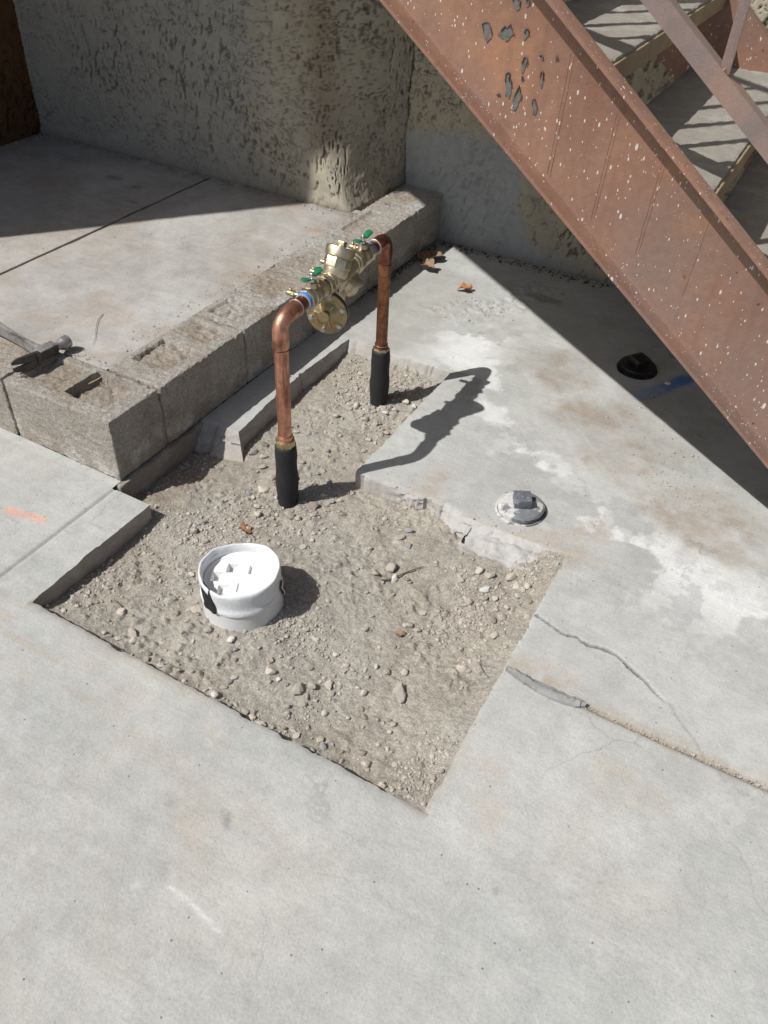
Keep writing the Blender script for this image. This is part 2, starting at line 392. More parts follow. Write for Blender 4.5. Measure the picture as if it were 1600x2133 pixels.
# ==================================================================== GROUND
# ---- concrete paving as a structured sheet with the cut-out pit
PX = [0., .135, .535, 1.18]; PY = [-.446, -.035, .36, .384, 1.03]
def lines(lo, hi, step, brk, fine=()):
    pts = sorted(set([lo, hi]+[b for b in brk if lo < b < hi]+[e for f in fine for e in f[:2] if lo < e < hi])); out = []
    for a, b in zip(pts[:-1], pts[1:]):
        st = step
        for (fa, fb, fs) in fine:
            if a >= fa-1e-9 and b <= fb+1e-9: st = min(st, fs)
        k = max(1, int(round((b-a)/st))); out += [a+(b-a)*i/k for i in range(k)]
    out.append(pts[-1])
    pre = []; s = step*2; v = lo
    while v > -25: v -= s; s *= 1.45; pre.append(v)
    post = []; s = step*2; v = hi
    while v < 25: v += s; s *= 1.45; post.append(v)
    return np.array(pre[::-1]+out+post)
xs = lines(-.46, 1.98, .0055, PX, [(-.02, .03, .003), (1.18, 1.6, .0032)])
ys = lines(-1.22, 2.03, .0055, PY, [(-.08, .16, .0032)])
nx, ny = len(xs), len(ys)
gx, gy = np.meshgrid(xs, ys, indexing='ij'); x0 = gx.ravel(); y0 = gy.ravel()
idx = np.arange(nx*ny).reshape(nx, ny)
cx = (xs[:-1]+xs[1:])[:, None]*.5+0*ys[None, :-1]; cy = (ys[:-1]+ys[1:])[None, :]*.5+0*xs[:-1, None]
pit = ((cx > .135) & (cx < 1.18) & (cy > -.446) & (cy < .384)) | ((cx > .135) & (cx < .535) & (cy > .38) & (cy < 1.03)) | ((cx > 0) & (cx < .14) & (cy > -.035) & (cy < .36))
curb = (cx < 0) & (cy > 0)
keep = ~(pit | curb | (cy > 2.03))
Q = np.stack([idx[:-1, :-1], idx[1:, :-1], idx[1:, 1:], idx[:-1, 1:]], -1)
Fp = Q[keep]
# edge wobble
def chipn(t, seed, amp):
    n = fbm(t, t*0+seed, 34, 5, 300+seed, .7)-.5; big = sst(.60, .66, fbm(t, t*0+3.3, 15, 4, 320+seed, .6))
    return amp*n*1.9+big*amp*1.0
def fall(d, w=.028): return np.exp(-(d/w)**2)
dx = np.zeros_like(x0); dy = np.zeros_like(y0)
sp = lambda v, a, b, w=.03: sst(a-w, a+w*.2, v)*(1-sst(b-w*.2, b+w, v))
dy -= chipn(x0, 1, .0055)*fall(y0+.446)*sp(x0, .135, 1.18)
dx -= chipn(y0, 2, .0035)*fall(x0-.135)*sp(y0, -.446, -.035)
dx += chipn(y0, 3, .0038)*fall(x0-1.18)*sp(y0, -.446, .384)
dy += chipn(x0, 4, .008)*fall(y0-.384)*sp(x0, .56, 1.18)
dx += chipn(y0, 5, .004)*fall(x0-.535)*sp(y0, .384, 1.03)
dy += chipn(x0, 6, .006)*fall(y0-1.03)*sp(x0, .135, .535)
dx -= chipn(y0, 7, .006)*fall(x0-.135)*sp(y0, .36, 1.03)
dx -= .022*np.sin((y0-.36)*4.2)*fall(x0-.135, .04)*sp(y0, .36, 1.03)
dy += chipn(x0, 8, .012)*fall(y0-.36)*sp(x0, .0, .135)
dx -= (.03*(1-sst(-.44, -.1, y0))*0)
xw, yw = x0+dx, y0+dy
zw = (fbm(x0, y0, 2.2, 4, 11)-.5)*.006+(fbm(x0, y0, 30, 3, 15)-.5)*.0009
# joint at y=-.05 right of the pit
jm = sst(1.19, 1.24, x0)
jd = np.abs(y0+.05+.003*(fbm(x0, y0*0, 20, 3, 21)-.5))
zw -= jm*.007*np.exp(-(jd/.007)**2)*(.55+.9*fbm(x0, y0, 60, 3, 22))
# groove in the left slab
gm = 1-sst(-.05, -.02, y0); ge = 1-0*y0
gd = np.abs(x0-.008)
zw -= .0045*np.exp(-(gd/.0055)**2)*(y0 < .0)
# crack
CR2 = [(1.535, .052), (1.56, .02), (1.60, -.01), (1.63, -.045)]
CR = [(1.187, .142), (1.215, .134), (1.262, .12), (1.295, .126), (1.33, .118), (1.37, .128), (1.40, .122), (1.43, .104), (1.465, .088), (1.50, .066), (1.535, .052)]
cd = poly_d(x0+.004*(fbm(x0, y0, 90, 2, 31)-.5), y0+.006*(fbm(x0, y0, 90, 2, 33)-.5), CR)
cw = .0013+.0022*fbm(x0, y0, 40, 2, 35)
crk = np.exp(-(cd/cw)**2)*(1-sst(1.45, 1.54, x0))
zw -= .016*crk
zw += .0025*np.exp(-(cd/.012)**2)*(y0 < .1)*0
# rough spalled area by the leaf, raised crust
rs = np.exp(-(poly_d(x0, y0, [(.33, 1.42), (.44, 1.50), (.52, 1.62), (.55, 1.78)])/.07)**2)
zw += rs*.007*sst(.42, .7, fbm(x0, y0, 42, 4, 41))
rim = np.minimum(np.minimum(np.abs(y0+.446)+9*((x0 < .13) | (x0 > 1.19)), np.abs(x0-1.18)+9*((y0 < -.45) | (y0 > .385))), np.abs(y0-.384)+9*((x0 < .53) | (x0 > 1.19)))
zw -= .004*np.exp(-rim/.006)
# ------- colour
def blob(cx_, cy_, rx, ry, x=x0, y=y0, seed=61, w=.8):
    d = np.hypot((x-cx_)/rx, (y-cy_)/ry)+(fbm(x, y, 9, 6, seed, .65)-.5)*w*2; return 1-sst(.45, 1.15, d)
C = np.empty((len(x0), 3)); C[:] = (.418, .420, .396)
n1 = fbm(x0, y0, 1.7, 5, 71); n2 = fbm(x0, y0, 6.5, 5, 75); n3 = fbm(x0, y0, 24, 5, 79, .6)
C *= (1+.22*(n1-.5)+.22*(n2-.5)+.16*(n3-.5))[:, None]
def lay(c, a):
    global C
    a = np.clip(a, 0, 1)[:, None]; C = C*(1-a)+np.array(c)*a
near = (y0 < -.446) | ((x0 < .14) & (y0 < -.03)) | ((x0 > 1.15) & (y0 < -.05))
right = ~near
# warm drift + cool drift on the near slab
lay((.43, .40, .35), near*.38*sst(.5, .72, fbm(x0, y0, 2.6, 5, 83)))
lay((.375, .38, .372), near*.4*sst(.52, .72, fbm(x0, y0, 3.1, 5, 87)))
br = fbm(x0*1.0+y0*.12, y0*9.0, 5.5, 4, 91)
lay((.40, .35, .28), near*.55*sst(.5, .7, br)*np.exp(-((y0+.52)/.10)**2)*(1-sst(.55, .95, x0)))
lay((.40, .345, .27), near*.5*np.exp(-(poly_d(x0, y0, [(.62, -.50), (.80, -.54), (.98, -.66)])/.025)**2)*sst(.35, .7, n3))
lay((.40, .35, .29), near*.4*np.exp(-(poly_d(x0, y0, [(.40, -.50), (.70, -.60), (.86, -.74)])/.035)**2)*sst(.35, .65, n3))
lay((.42, .345, .285), near*.45*blob(1.27, -.36, .07, .10)*sst(.3,.7,n3))
lay((.43, .37, .29), .4*blob(1.50, -.20, .10, .06, seed=63)*sst(.3,.7,n3))
# scuffs
for pts, w, a, c in (([(.835, -.50), (.93, -.525)], .0025, .28, .22), ([(.855, -.642), (.875, -.66)], .008, .6, .16), ([(1.066, -.563), (1.085, -.557)], .004, .6, .15),
                     ([(.80, -.765), (.845, -.80)], .006, .35, .2), ([(1.66, -.07), (1.735, -.092)], .010, .45, .19), ([(.90, -.48), (.955, -.475)], .0025, .25, .22), ([(1.28, -.55), (1.315, -.56)], .003, .45, .2), ([(.98, -.70), (.995, -.712)], .004, .4, .2)):
    lay((c, c, c*1.02), a*np.exp(-(poly_d(x0, y0, pts)/w)**2)*sst(.25, .6, fbm(x0, y0, 90, 3, 95)))
lay((.64, .63, .60), .7*np.exp(-(poly_d(x0, y0, [(.855, -.803), (.905, -.807), (.978, -.82)])/.0036)**2)*sst(.2, .5, fbm(x0, y0, 120, 2, 97)))
lay((.62, .60, .57), .7*np.exp(-(np.hypot(x0-.80, y0+.83)/.006)**2))
rs_ = np.random.default_rng(12)
for _ in range(46):
    mx_, my_ = rs_.uniform(.2, 1.9), rs_.uniform(-1.15, -.06)
    r0_ = rs_.uniform(.003, .011); k0 = rs_.uniform(.12, .26); dd_ = np.hypot(x0-mx_, (y0-my_)*rs_.uniform(.8, 1.6))/r0_+(fbm(x0, y0, 45, 3, 881)-.5)*1.2
    lay((k0*1.05, k0, k0*.92) if rs_.random() < .7 else (.56, .55, .53), near*rs_.uniform(.12, .4)*(1-sst(.7, 1.1, dd_)))
for _ in range(16):
    mx_, my_, th_, ln_ = rs_.uniform(.4, 1.8), rs_.uniform(-1.0, -.12), rs_.uniform(-.5, .9), rs_.uniform(.03, .16)
    lay((.24, .235, .23) if rs_.random() < .6 else (.55, .54, .52), near*rs_.uniform(.12, .30)*np.exp(-(poly_d(x0, y0, [(mx_, my_), (mx_+ln_*.5*math.cos(th_), my_+ln_*.5*math.sin(th_)+.004), (mx_+ln_*math.cos(th_), my_+ln_*math.sin(th_))])/.0028)**2)*sst(.35, .6, fbm(x0, y0, 70, 3, 885)))
tw = fbm(x0, y0, 5.5, 6, 889, .62); lay((.365, .368, .352), near*.32*sst(.50, .54, tw)); lay((.47, .468, .44), near*.34*sst(.57, .60, fbm(x0+.3, y0, 7.5, 6, 893, .64)))
# marking paint
od, ot = seg_d(x0, y0, (-.165, -.247), (-.062, -.228))
lay((.78, .27, .12),   .5*(1-sst(.006, .019, od+.008*(fbm(x0, y0, 70, 3, 99)-.5)))*(.45+.7*fbm(x0, y0, 90, 3, 98)))
# right old slab : efflorescence, mortar haze, tan dust
wb_ = np.exp(-(poly_d(x0, y0, [(.50, 1.25), (.62, 1.10), (.80, .85), (1.02, .66), (1.22, .53), (1.45, .48), (1.70, .42)])/.13)**2)
wb2 = np.exp(-(poly_d(x0, y0, [(.60, 1.35), (.52, 1.15)])/.10)**2)
we = sst(.468, .532, fbm(x0*1.0, y0*1.0, 9, 6, 103, .62)*.55+fbm(x0+y0*.5, y0*1.2, 3.2, 5, 107)*.45+.12*(wb_+wb2)-.05)
lay((.66, .66, .64), right*(.75*we*(wb_*.95+wb2*.7)+.10*we))
lay((.345, .34, .33), right*.55*sst(.535, .565, fbm(x0, y0, 8, 6, 111, .65))*np.exp(-(poly_d(x0, y0, [(.55, .80), (.9, .72), (1.3, .40), (1.6, .33)])/.2)**2))
tn = np.maximum.reduce([blob(.86, 1.28, .12, .18), blob(1.02, 1.02, .16, .16, seed=64), blob(1.20, .86, .17, .14, seed=66), blob(1.45, .76, .22, .14, seed=68), blob(1.52, .62, .16, .08, seed=69)*.7])
lay((.335, .29, .24), right*tn*(.2+.75*sst(.3,.65,n3*.6+n2*.4)))
lay((.38, .31, .245), right*.6*sst(.25,.65,n3)*np.maximum.reduce([blob(.74, .45, .07, .10, seed=70), blob(1.12, .40, .13, .06, seed=72), blob(1.20, .46, .07, .13, seed=74), blob(1.25, -.02, .12, .05, seed=76)]))
sx_ = fbm((x0*.72-y0*.69)*2.4, (x0*.69+y0*.72)*34, 3., 3, 115)
lay((.52, .50, .47), right*.35*sst(.6, .72, sx_)*np.exp(-(np.hypot(x0-1.0, (y0-.92))/.28)**2))
for (bx, by, br_) in ((1.45, .60, .012), (1.475, .605, .009), (1.49, .585, .014), (1.515, .60, .009), (1.44, .625, .008), (1.33, .71, .016)):
    rr_ = np.hypot(x0-bx, (y0-by))/br_+(fbm(x0, y0, 60, 2, 119)-.5)*.5
    lay((.27, .24, .21), .45*np.exp(-((rr_-.9)/.25)**2)+.25*(rr_ < .9))
# dirty strip against the wall
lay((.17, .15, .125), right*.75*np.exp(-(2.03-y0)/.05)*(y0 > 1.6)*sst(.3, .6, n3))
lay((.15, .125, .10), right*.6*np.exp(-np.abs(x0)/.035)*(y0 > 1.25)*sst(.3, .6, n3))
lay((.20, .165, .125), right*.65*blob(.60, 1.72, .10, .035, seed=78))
lay((.27, .245, .215), .35*(y0 > .9)*sst(.5, .66, fbm(x0, y0, 4, 5, 121)))
bd, bt = seg_d(x0, y0, (1.135, 1.235), (1.245, 1.43))
lay((.035, .17, .50), (.25+.65*bt)*(1-sst(.012, .04, bd+.02*(fbm(x0, y0, 40, 3, 125)-.5))))
# dirt packed in joint, groove and crack
lay((.26, .215, .165), jm*.85*np.exp(-(jd/.011)**2))
lay((.30, .26, .2), jm*.45*np.exp(-(jd/.035)**2)*sst(.4, .65, n3))
lay((.27, .245, .21), .6*np.exp(-(gd/.0045)**2)*(y0 < 0)*gm)
lay((.05, .045, .04), 1.0*np.exp(-(cd/(cw*1.25))**2)*(1-sst(1.45, 1.54, x0)))
lay((.2, .18, .16), .5*np.exp(-(poly_d(x0+.006*(fbm(x0, y0, 60, 2, 31)-.5), y0, CR2)/.0022)**2))
lay((.30, .255, .2), .55*np.exp(-rim/.012)*sst(.35, .65, n2))
Vp = np.stack([xw, yw, zw], 1)
# skirts round the pit
E = np.concatenate([Fp[:, [0, 1]], Fp[:, [1, 2]], Fp[:, [2, 3]], Fp[:, [3, 0]]]); key = np.sort(E, 1); kk = key[:, 0].astype(np.int64)*(nx*ny)+key[:, 1]
_, inv, cnt = np.unique(kk, return_inverse=True, return_counts=True)
B = E[cnt[inv] == 1]
mx = (x0[B[:, 0]]+x0[B[:, 1]])/2; my = (y0[B[:, 0]]+y0[B[:, 1]])/2
inpit = (mx > -.001) & (mx < 1.19) & (my > -.45) & (my < 1.04) & ~((mx < .001) & (my > .36)) & ~((my > -.034) & (mx < .001))
B = B[inpit]
bv = np.unique(B); rem = -np.ones(nx*ny, np.int64); rem[bv] = np.arange(len(bv))
ex = x0[B[:, 1]]-x0[B[:, 0]]; ey = y0[B[:, 1]]-y0[B[:, 0]]; le = np.hypot(ex, ey)
on = np.stack([ey/le, -ex/le], 1)    # outward (into the pit)
vn_ = np.zeros((len(bv), 2)); np.add.at(vn_, rem[B[:, 0]], on); np.add.at(vn_, rem[B[:, 1]], on)
vn_ /= np.maximum(np.linalg.norm(vn_, axis=1), 1e-6)[:, None]
bx, by = x0[bv], y0[bv]
flare = np.zeros(len(bv)); ro = np.full(len(bv), .0025)
brk = (np.abs(by-.384) < .002) & (bx > .56)
flare[brk] = (.006+.065*sst(.78, .90, bx)*(1-sst(1.10, 1.175, bx)))[brk]; ro[brk] = (.003+.026*sst(.62, .70, bx)*(1-.6*sst(.72, .80, bx)*(1-sst(.85, .9, bx))))[brk]
far_ = np.abs(by-1.03) < .002; flare[far_] = .05; ro[far_] = .007
led = (np.abs(bx-.135) < .002) & (by > .355); flare[led] = .012; ro[led] = .004
lend = np.abs(by-.36) < .002; flare[lend] = .075; ro[lend] = .024
frt = np.abs(by+.446) < .002; flare[frt] = -.010; ro[frt] = .004
rgt = (np.abs(bx-1.18) < .002) & (by < .384); flare[rgt] = .006; ro[rgt] = .005
rows = [.002, .006, .011, .017, .024, .031, .039, .048, .058, .07, .09, .14]
SV = [Vp[bv]]; SC = [C[bv]]
for i, dz in enumerate(rows):
    t = np.minimum(dz/.08, 1.)
    P3 = np.stack([bx, by, np.full(len(bv), dz)], 1)
    nn = .5*(fbm(bx+by*.9, np.full(len(bx), dz*2.2), 30, 5, 131, .7)-.5)+.6*(fbm(bx+by*.9-dz*.6, np.full(len(bx), dz*1.5), 75, 4, 133, .7)-.5)
    o_ = flare*t**.8+ro*nn*2*min(1, .25+t*1.5)
    p = Vp[bv].copy(); p[:, 0] += vn_[:, 0]*o_; p[:, 1] += vn_[:, 1]*o_
    p[:, 2] -= dz*(1+.25*(fbm(bx, by, 50, 2, 137)-.5)*(i > 0))
    SV.append(p)
    c = np.empty((len(bv), 3)); c[:] = (.36, .34, .31); c[brk] = (.42, .405, .38)
    c[rgt | frt] = (.27, .235, .195); c[(np.abs(bx-.135) < .002) & (by < 0)] = (.33, .30, .26)
    c *= (1+.5*(fbm(bx+dz*3, by-dz*2, 22, 4, 139)-.5))[:, None]
    dm = np.clip(sst(.02, .075, dz)+1.3*(fbm(bx+dz*2, by+dz, 26, 4, 141)-.5), 0, 1)[:, None]*.75
    SC.append(c*(1-dm)+np.array((.36, .30, .245))*dm)
nb = len(bv); base_i = len(Vp)
SVa = np.concatenate(SV); SCa = np.concatenate(SC)
SF = []
for i in range(len(rows)):
    a = rem[B[:, 0]]+base_i+i*nb; b = rem[B[:, 1]]+base_i+i*nb
    SF.append(np.stack([b, a, a+nb, b+nb], 1))
used = np.unique(Fp); V_all = np.concatenate([Vp, SVa]); C_all = np.concatenate([C, SCa]); F_all = np.concatenate([Fp]+SF)
mask = np.zeros(len(V_all), bool); mask[F_all.ravel()] = True; re = np.cumsum(mask)-1
pave = np_mesh('pavement', V_all[mask], re[F_all], M_pave, None, True, C_all[mask], sharp=42)
tag(pave, 'pale grey concrete paving with a cut-out dirt pit', kind='structure')

# ---- dirt in the pit
dxs = np.arange(-.02, 1.225, .0036); dys = np.arange(-.48, 1.08, .0036)
DX, DY = np.meshgrid(dxs, dys, indexing='ij'); X = DX.ravel(); Y = DY.ravel()
Zd = np.full(len(X), -.055)
Zd += .026*np.exp(-np.maximum(Y+.446, 0)/.07)
Zd += .043*np.exp(-np.maximum(1.18-X, 0)/.085)*(Y < .40)
Zd -= .022*np.exp(-np.maximum(X-.02, 0)/.10)
Zd += .026*np.exp(-(np.maximum(.384-Y, 0))/.06)*sst(.62, .9, X)*(Y < .42)
Zd += .03*np.exp(-np.maximum(1.03-Y, 0)/.07)*(Y > .4)
Zd += .016*np.exp(-((X-.63)**2+(Y+.2)**2)/.05)-.010*np.exp(-((X-.9)**2+(Y-.1)**2)/.03)
Zd += .01*np.exp(-((X-.38)**2+(Y-.80)**2)/.006)
Zd += (fbm(X, Y, 5, 4, 201)-.5)*.022
cl = fbm(X, Y, 26, 4, 205)
Zd += (cl-.5)*.012*(.4+1.2*fbm(X, Y, 4, 2, 209))
gr = fbm(X, Y, 95, 3, 213, .7); Zd += (gr-.5)*.0065*sst(.3, .65, fbm(X, Y, 7, 3, 217))+(gr-.5)*.0018
cd_ = fbm(X, Y, 48, 3, 241, .6); Zd += .009*sst(.60, .72, cd_)*sst(.42, .6, fbm(X, Y, 5, 3, 245))
edge_d = np.minimum.reduce([np.abs(Y+.446), np.abs(X-1.18)])
Zd = np.minimum(Zd, -.007)
CD = np.empty((len(X), 3)); CD[:] = (.345, .315, .265)
m1 = fbm(X, Y, 3.2, 5, 221); m2 = fbm(X, Y, 13, 5, 225); m3 = fbm(X, Y, 60, 3, 229)
CD *= (1+.26*(m1-.5)+.32*(m2-.5)+.35*(m3-.5))[:, None]
a = (sst(.48, .66, fbm(X, Y, 4, 5, 233))*.55)[:, None]; CD = CD*(1-a)+np.array((.375, .352, .308))*a
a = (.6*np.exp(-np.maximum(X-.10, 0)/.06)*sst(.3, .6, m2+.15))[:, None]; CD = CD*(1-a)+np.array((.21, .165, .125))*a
a = (sst(.66, .8, vn2(X*300, Y*300, 237))*.35)[:, None]; CD = CD*(1-a)+np.array((.46, .41, .35))*a
i_ = np.arange(len(X)).reshape(len(dxs), len(dys))
Fd = np.stack([i_[:-1, :-1], i_[1:, :-1], i_[1:, 1:], i_[:-1, 1:]], -1).reshape(-1, 4)
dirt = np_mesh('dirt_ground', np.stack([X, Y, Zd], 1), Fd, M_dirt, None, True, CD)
tag(dirt, 'bare tan dirt filling the pit in the paving', kind='structure')
ZG = Zd.reshape(len(dxs), len(dys))
def zdirt(x, y):
    i = int(np.clip(round((x+.02)/.0036), 1, len(dxs)-2)); j = int(np.clip(round((y+.48)/.0036), 1, len(dys)-2))
    return float(ZG[i-1:i+2, j-1:j+2].mean())
def in_pit(x, y, mgn=.0):
    return ((.135+mgn < x < 1.175-mgn and -.44+mgn < y < .375-mgn*.5) or (.15+mgn < x < .53-mgn and .3 < y < 1.0-mgn) or (.03+mgn < x < .15 and -.02+mgn < y < .33-mgn))

# ---- platform slabs
PZ = .193
def plat(x_lo, x_hi, seed):
    def top(x, y): return (fbm(x, y, 2.5, 4, 401)-.5)*.006+(fbm(x, y, 24, 4, 405)-.5)*.0018
    V, F = rough_box((x_lo, .197, 0.02), (x_hi, 1.66, PZ-.002), .0075, .0012, seed, .003, top, 40)
    x, y = V[:, 0], V[:, 1]
    c = np.empty((len(V), 3)); c[:] = (.372, .356, .328)
    c *= (1+.26*(fbm(x, y, 2.4, 5, 411)-.5)+.28*(fbm(x, y, 9, 5, 415)-.5)+.2*(fbm(x, y, 40, 4, 419)-.5))[:, None]
    def l2(col, a):
        nonlocal c
        a = np.clip(a, 0, 1)[:, None]; c = c*(1-a)+np.array(col)*a
    l2((.47, .46, .44), .6*sst(.5, .68, fbm(x, y, 3.1, 5, 423)))
    l2((.35, .295, .245), .5*sst(.52, .68, fbm(x, y, 4.3, 5, 427)))
    l2((.31, .24, .175), .55*sst(.5, .7, fbm(x, y, 8, 5, 431))*np.exp(-np.abs(x+.23)/.09))
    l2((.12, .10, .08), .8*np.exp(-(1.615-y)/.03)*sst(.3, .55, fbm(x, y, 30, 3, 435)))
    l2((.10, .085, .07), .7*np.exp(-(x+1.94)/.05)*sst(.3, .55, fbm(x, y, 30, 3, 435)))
    for (bx_, by_, r_) in ((-1.25, 1.36, .05), (-1.1, 1.33, .03), (-1.0, 1.2, .025)): l2((.14, .125, .11), .5*(1-sst(.6, 1.2, np.hypot((x-bx_)/r_, (y-by_)/(r_*.5)))))
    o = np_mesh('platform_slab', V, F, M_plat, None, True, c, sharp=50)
    return tag(o, kind='structure')
tag(plat(-1.96, -.926, 440), 'raised concrete platform slab beyond the open joint')
tag(plat(-.915, -.196, 460), 'raised concrete platform slab beside the block curb')

# ==================================================================== WALLS
def sheet_mesh(name, A, Bv, fn, mat_, parent=None, colfn=None, flip=False):
    a, b = np.meshgrid(A, Bv, indexing='ij'); P, c = fn(a.ravel(), b.ravel()); na, nb_ = len(A), len(Bv)
    i = np.arange(na*nb_).reshape(na, nb_); q = np.stack([i[:-1, :-1], i[1:, :-1], i[1:, 1:], i[:-1, 1:]], -1).reshape(-1, 4)
    if flip: q = q[:, ::-1]
    return np_mesh(name, P, q, mat_, parent, True, c)
def grow(lo, hi, step, far):
    v = list(np.arange(lo, hi, step)); s = step*2
    while v[-1] < far: v.append(v[-1]+s); s *= 1.35
    v[-1] = far; return np.array(v)
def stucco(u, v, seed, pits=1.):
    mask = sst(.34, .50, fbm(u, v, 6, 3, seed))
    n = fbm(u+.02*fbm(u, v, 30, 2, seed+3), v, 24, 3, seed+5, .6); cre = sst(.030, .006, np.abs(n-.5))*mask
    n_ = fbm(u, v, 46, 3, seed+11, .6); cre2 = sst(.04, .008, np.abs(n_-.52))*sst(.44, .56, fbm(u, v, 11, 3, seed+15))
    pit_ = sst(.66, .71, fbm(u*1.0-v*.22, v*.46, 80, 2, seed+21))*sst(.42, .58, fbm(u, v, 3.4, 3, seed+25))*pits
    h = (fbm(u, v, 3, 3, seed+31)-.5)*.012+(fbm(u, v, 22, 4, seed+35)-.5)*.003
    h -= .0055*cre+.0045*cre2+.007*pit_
    dark = np.clip(.42*cre+.34*cre2+.48*pit_, 0, .6)  # shade inside crevices and pits, painted into the wall colour
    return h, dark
ST = np.array((.41, .37, .286))
wall = thing('building_wall', (-.2, 2.03, 0), 'weathered grey-tan stucco wall of the building behind the platform and stair', 'wall')
zl = grow(.17, 1.42, .0042, 4.6)
def f_main(a, z):
    """left face, rounded leaning corner and return as one plastered surface"""
    d = np.maximum(z-.193, 0); cx_ = -.222-.20*(1-np.exp(-(d/.20))); r_ = .025+.30*sst(.20, .62, z)
    dxb, dyb = -.198-cx_, .42+0*z; lb = np.hypot(dxb, dyb); q = np.minimum(.8, r_*1.1/lb)
    sx, tx, ty = cx_-r_, cx_+dxb*q, 1.615+dyb*q
    t1 = np.clip(a/.74, 0, 1); t2 = np.clip((a-.74)/.14, 0, 1); t3 = np.clip((a-.88)/.12, 0, 1)
    b0, b1, b2 = (1-t2)**2, 2*t2*(1-t2), t2**2
    x = np.where(a < .74, -1.95+(sx+1.95)*t1, np.where(a < .88, b0*sx+b1*cx_+b2*tx, tx+(-.198-tx)*t3))
    y = np.where(a < .74, 1.615, np.where(a < .88, b0*1.615+b1*1.615+b2*ty, ty+(2.035-ty)*t3))
    w = np.where(a < .74, 0., np.where(a < .88, t2, 1.)); nxn = w*dyb/lb; nyn = -(1-w)-w*dxb/lb; nl = np.hypot(nxn, nyn)
    u = x+1.2*(y-1.615)
    h, crev_shade = stucco(u, z, 501)
    low = 1-sst(.20, .30, z+.06*(fbm(u, z, 6, 3, 505)-.5)); low = low*(1-.7*w); h = h*(1-.6*low)
    h += .006*w*(fbm(u, z, 40, 4, 561, .6)-.42)*sst(.62, .25, z)
    h += .010*(1-sst(.19, .26, z))*(1-w)
    P = np.stack([x+nxn/nl*h, y+nyn/nl*h, z], 1)
    c = np.tile(ST, (len(x), 1))*(1+.16*(fbm(u, z, 2, 4, 507)-.5)+.14*(fbm(u, z, 18, 4, 509)-.5))[:, None]
    g = (.8*sst(-.55, -.75, u+.12*(fbm(u, z, 3, 4, 511)-.5)))[:, None]; c = c*(1-g)+np.array((.345, .33, .295))*g
    g = (.5*sst(-.42, -.28, u))[:, None]; c = c*(1-g)+np.array((.41, .375, .30))*g
    s_ = (.6*np.exp(-((x-cx_+.02+.05*(fbm(x*0, z, 5, 3, 513)-.5))/.055)**2)*sst(.26, .5, z))[:, None]; c = c*(1-s_)+np.array((.24, .19, .125))*s_
    c *= (1-crev_shade*(1-.5*low))[:, None]
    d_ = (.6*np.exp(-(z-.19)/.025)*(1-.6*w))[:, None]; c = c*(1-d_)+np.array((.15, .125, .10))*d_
    return P, c
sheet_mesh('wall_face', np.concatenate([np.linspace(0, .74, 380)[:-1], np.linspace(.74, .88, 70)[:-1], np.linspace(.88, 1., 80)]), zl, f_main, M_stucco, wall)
def f_back(x, z):
    h, crev_shade = stucco(x+7, z, 601); sm = 1-sst(.30, .38, z+.10*(fbm(x, z, 5, 4, 603)-.5)-.10*np.exp(-((x-.15)/.35)**2)+.34*sst(.28, .42, x+.05*(fbm(x, z, 9, 3, 605)-.5)))
    sm = np.clip(sm, 0, 1)
    h = h*(1-.8*sm); fl = .03*np.exp(-np.maximum(z, 0)/.03)
    P = np.stack([x, 2.03-h-fl-.005*sm, z], 1)
    c = np.tile(ST*np.array((1., .985, .95)), (len(x), 1))*(1+.2*(fbm(x, z, 2.5, 4, 607)-.5)+.12*(fbm(x, z, 20, 4, 609)-.5))[:, None]
    g = sm[:, None]*.9; c = c*(1-g)+np.array((.36, .37, .37))*g*(1+.25*(fbm(x, z, 7, 4, 611)-.5))[:, None]
    # dark soot stain and vertical crack
    s = (.75*np.exp(-(np.hypot((x+.03)/.05, (z-.80)/.04))**2))[:, None]; c = c*(1-s)+np.array((.07, .055, .045))*s
    ck = np.abs(x+.195+.02*(fbm(x*0, z, 14, 3, 613)-.5))
    P[:, 1] += .010*np.exp(-(ck/.004)**2); c *= (1-.75*np.exp(-(ck/.0045)**2)*(z > .19))[:, None]
    c *= (1-crev_shade*(1-.6*sm))[:, None]
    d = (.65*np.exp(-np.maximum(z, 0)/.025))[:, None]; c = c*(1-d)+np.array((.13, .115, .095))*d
    return P, c
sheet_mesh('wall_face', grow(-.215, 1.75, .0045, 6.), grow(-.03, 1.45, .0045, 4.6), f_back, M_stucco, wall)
core = MB(); core.box((-1.4, 1.80, 2.29), (1.1, .32, 4.6), bev=.01); core.box((2.9, 2.20, 2.29), (6.2, .25, 4.6), bev=.01)
core.build('wall_core', mat('wall_core', (.3, .27, .22), .95), wall)
side = thing('side_wall', (-1.95, .6, 0), 'dark brown stucco side wall closing the left end of the platform', 'wall')
def f_side(y, z):
    h, crev_shade = stucco(y+11, z, 651)
    P = np.stack([-1.94+h+.0*y, y, z], 1); c = np.tile(np.array((.115, .06, .026)), (len(y), 1))*(1+.4*(fbm(y, z, 6, 4, 653)-.5))[:, None]
    return P, c*(1-crev_shade)[:, None]
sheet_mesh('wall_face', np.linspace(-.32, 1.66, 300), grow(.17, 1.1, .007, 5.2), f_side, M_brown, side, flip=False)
sb = MB(); sb.box((-2.06, .67, 2.6), (.215, 1.985, 5.2), bev=.006); sb.build('wall_core', mat('brown_core', (.12, .062, .027), .93, bmp=.002), side)

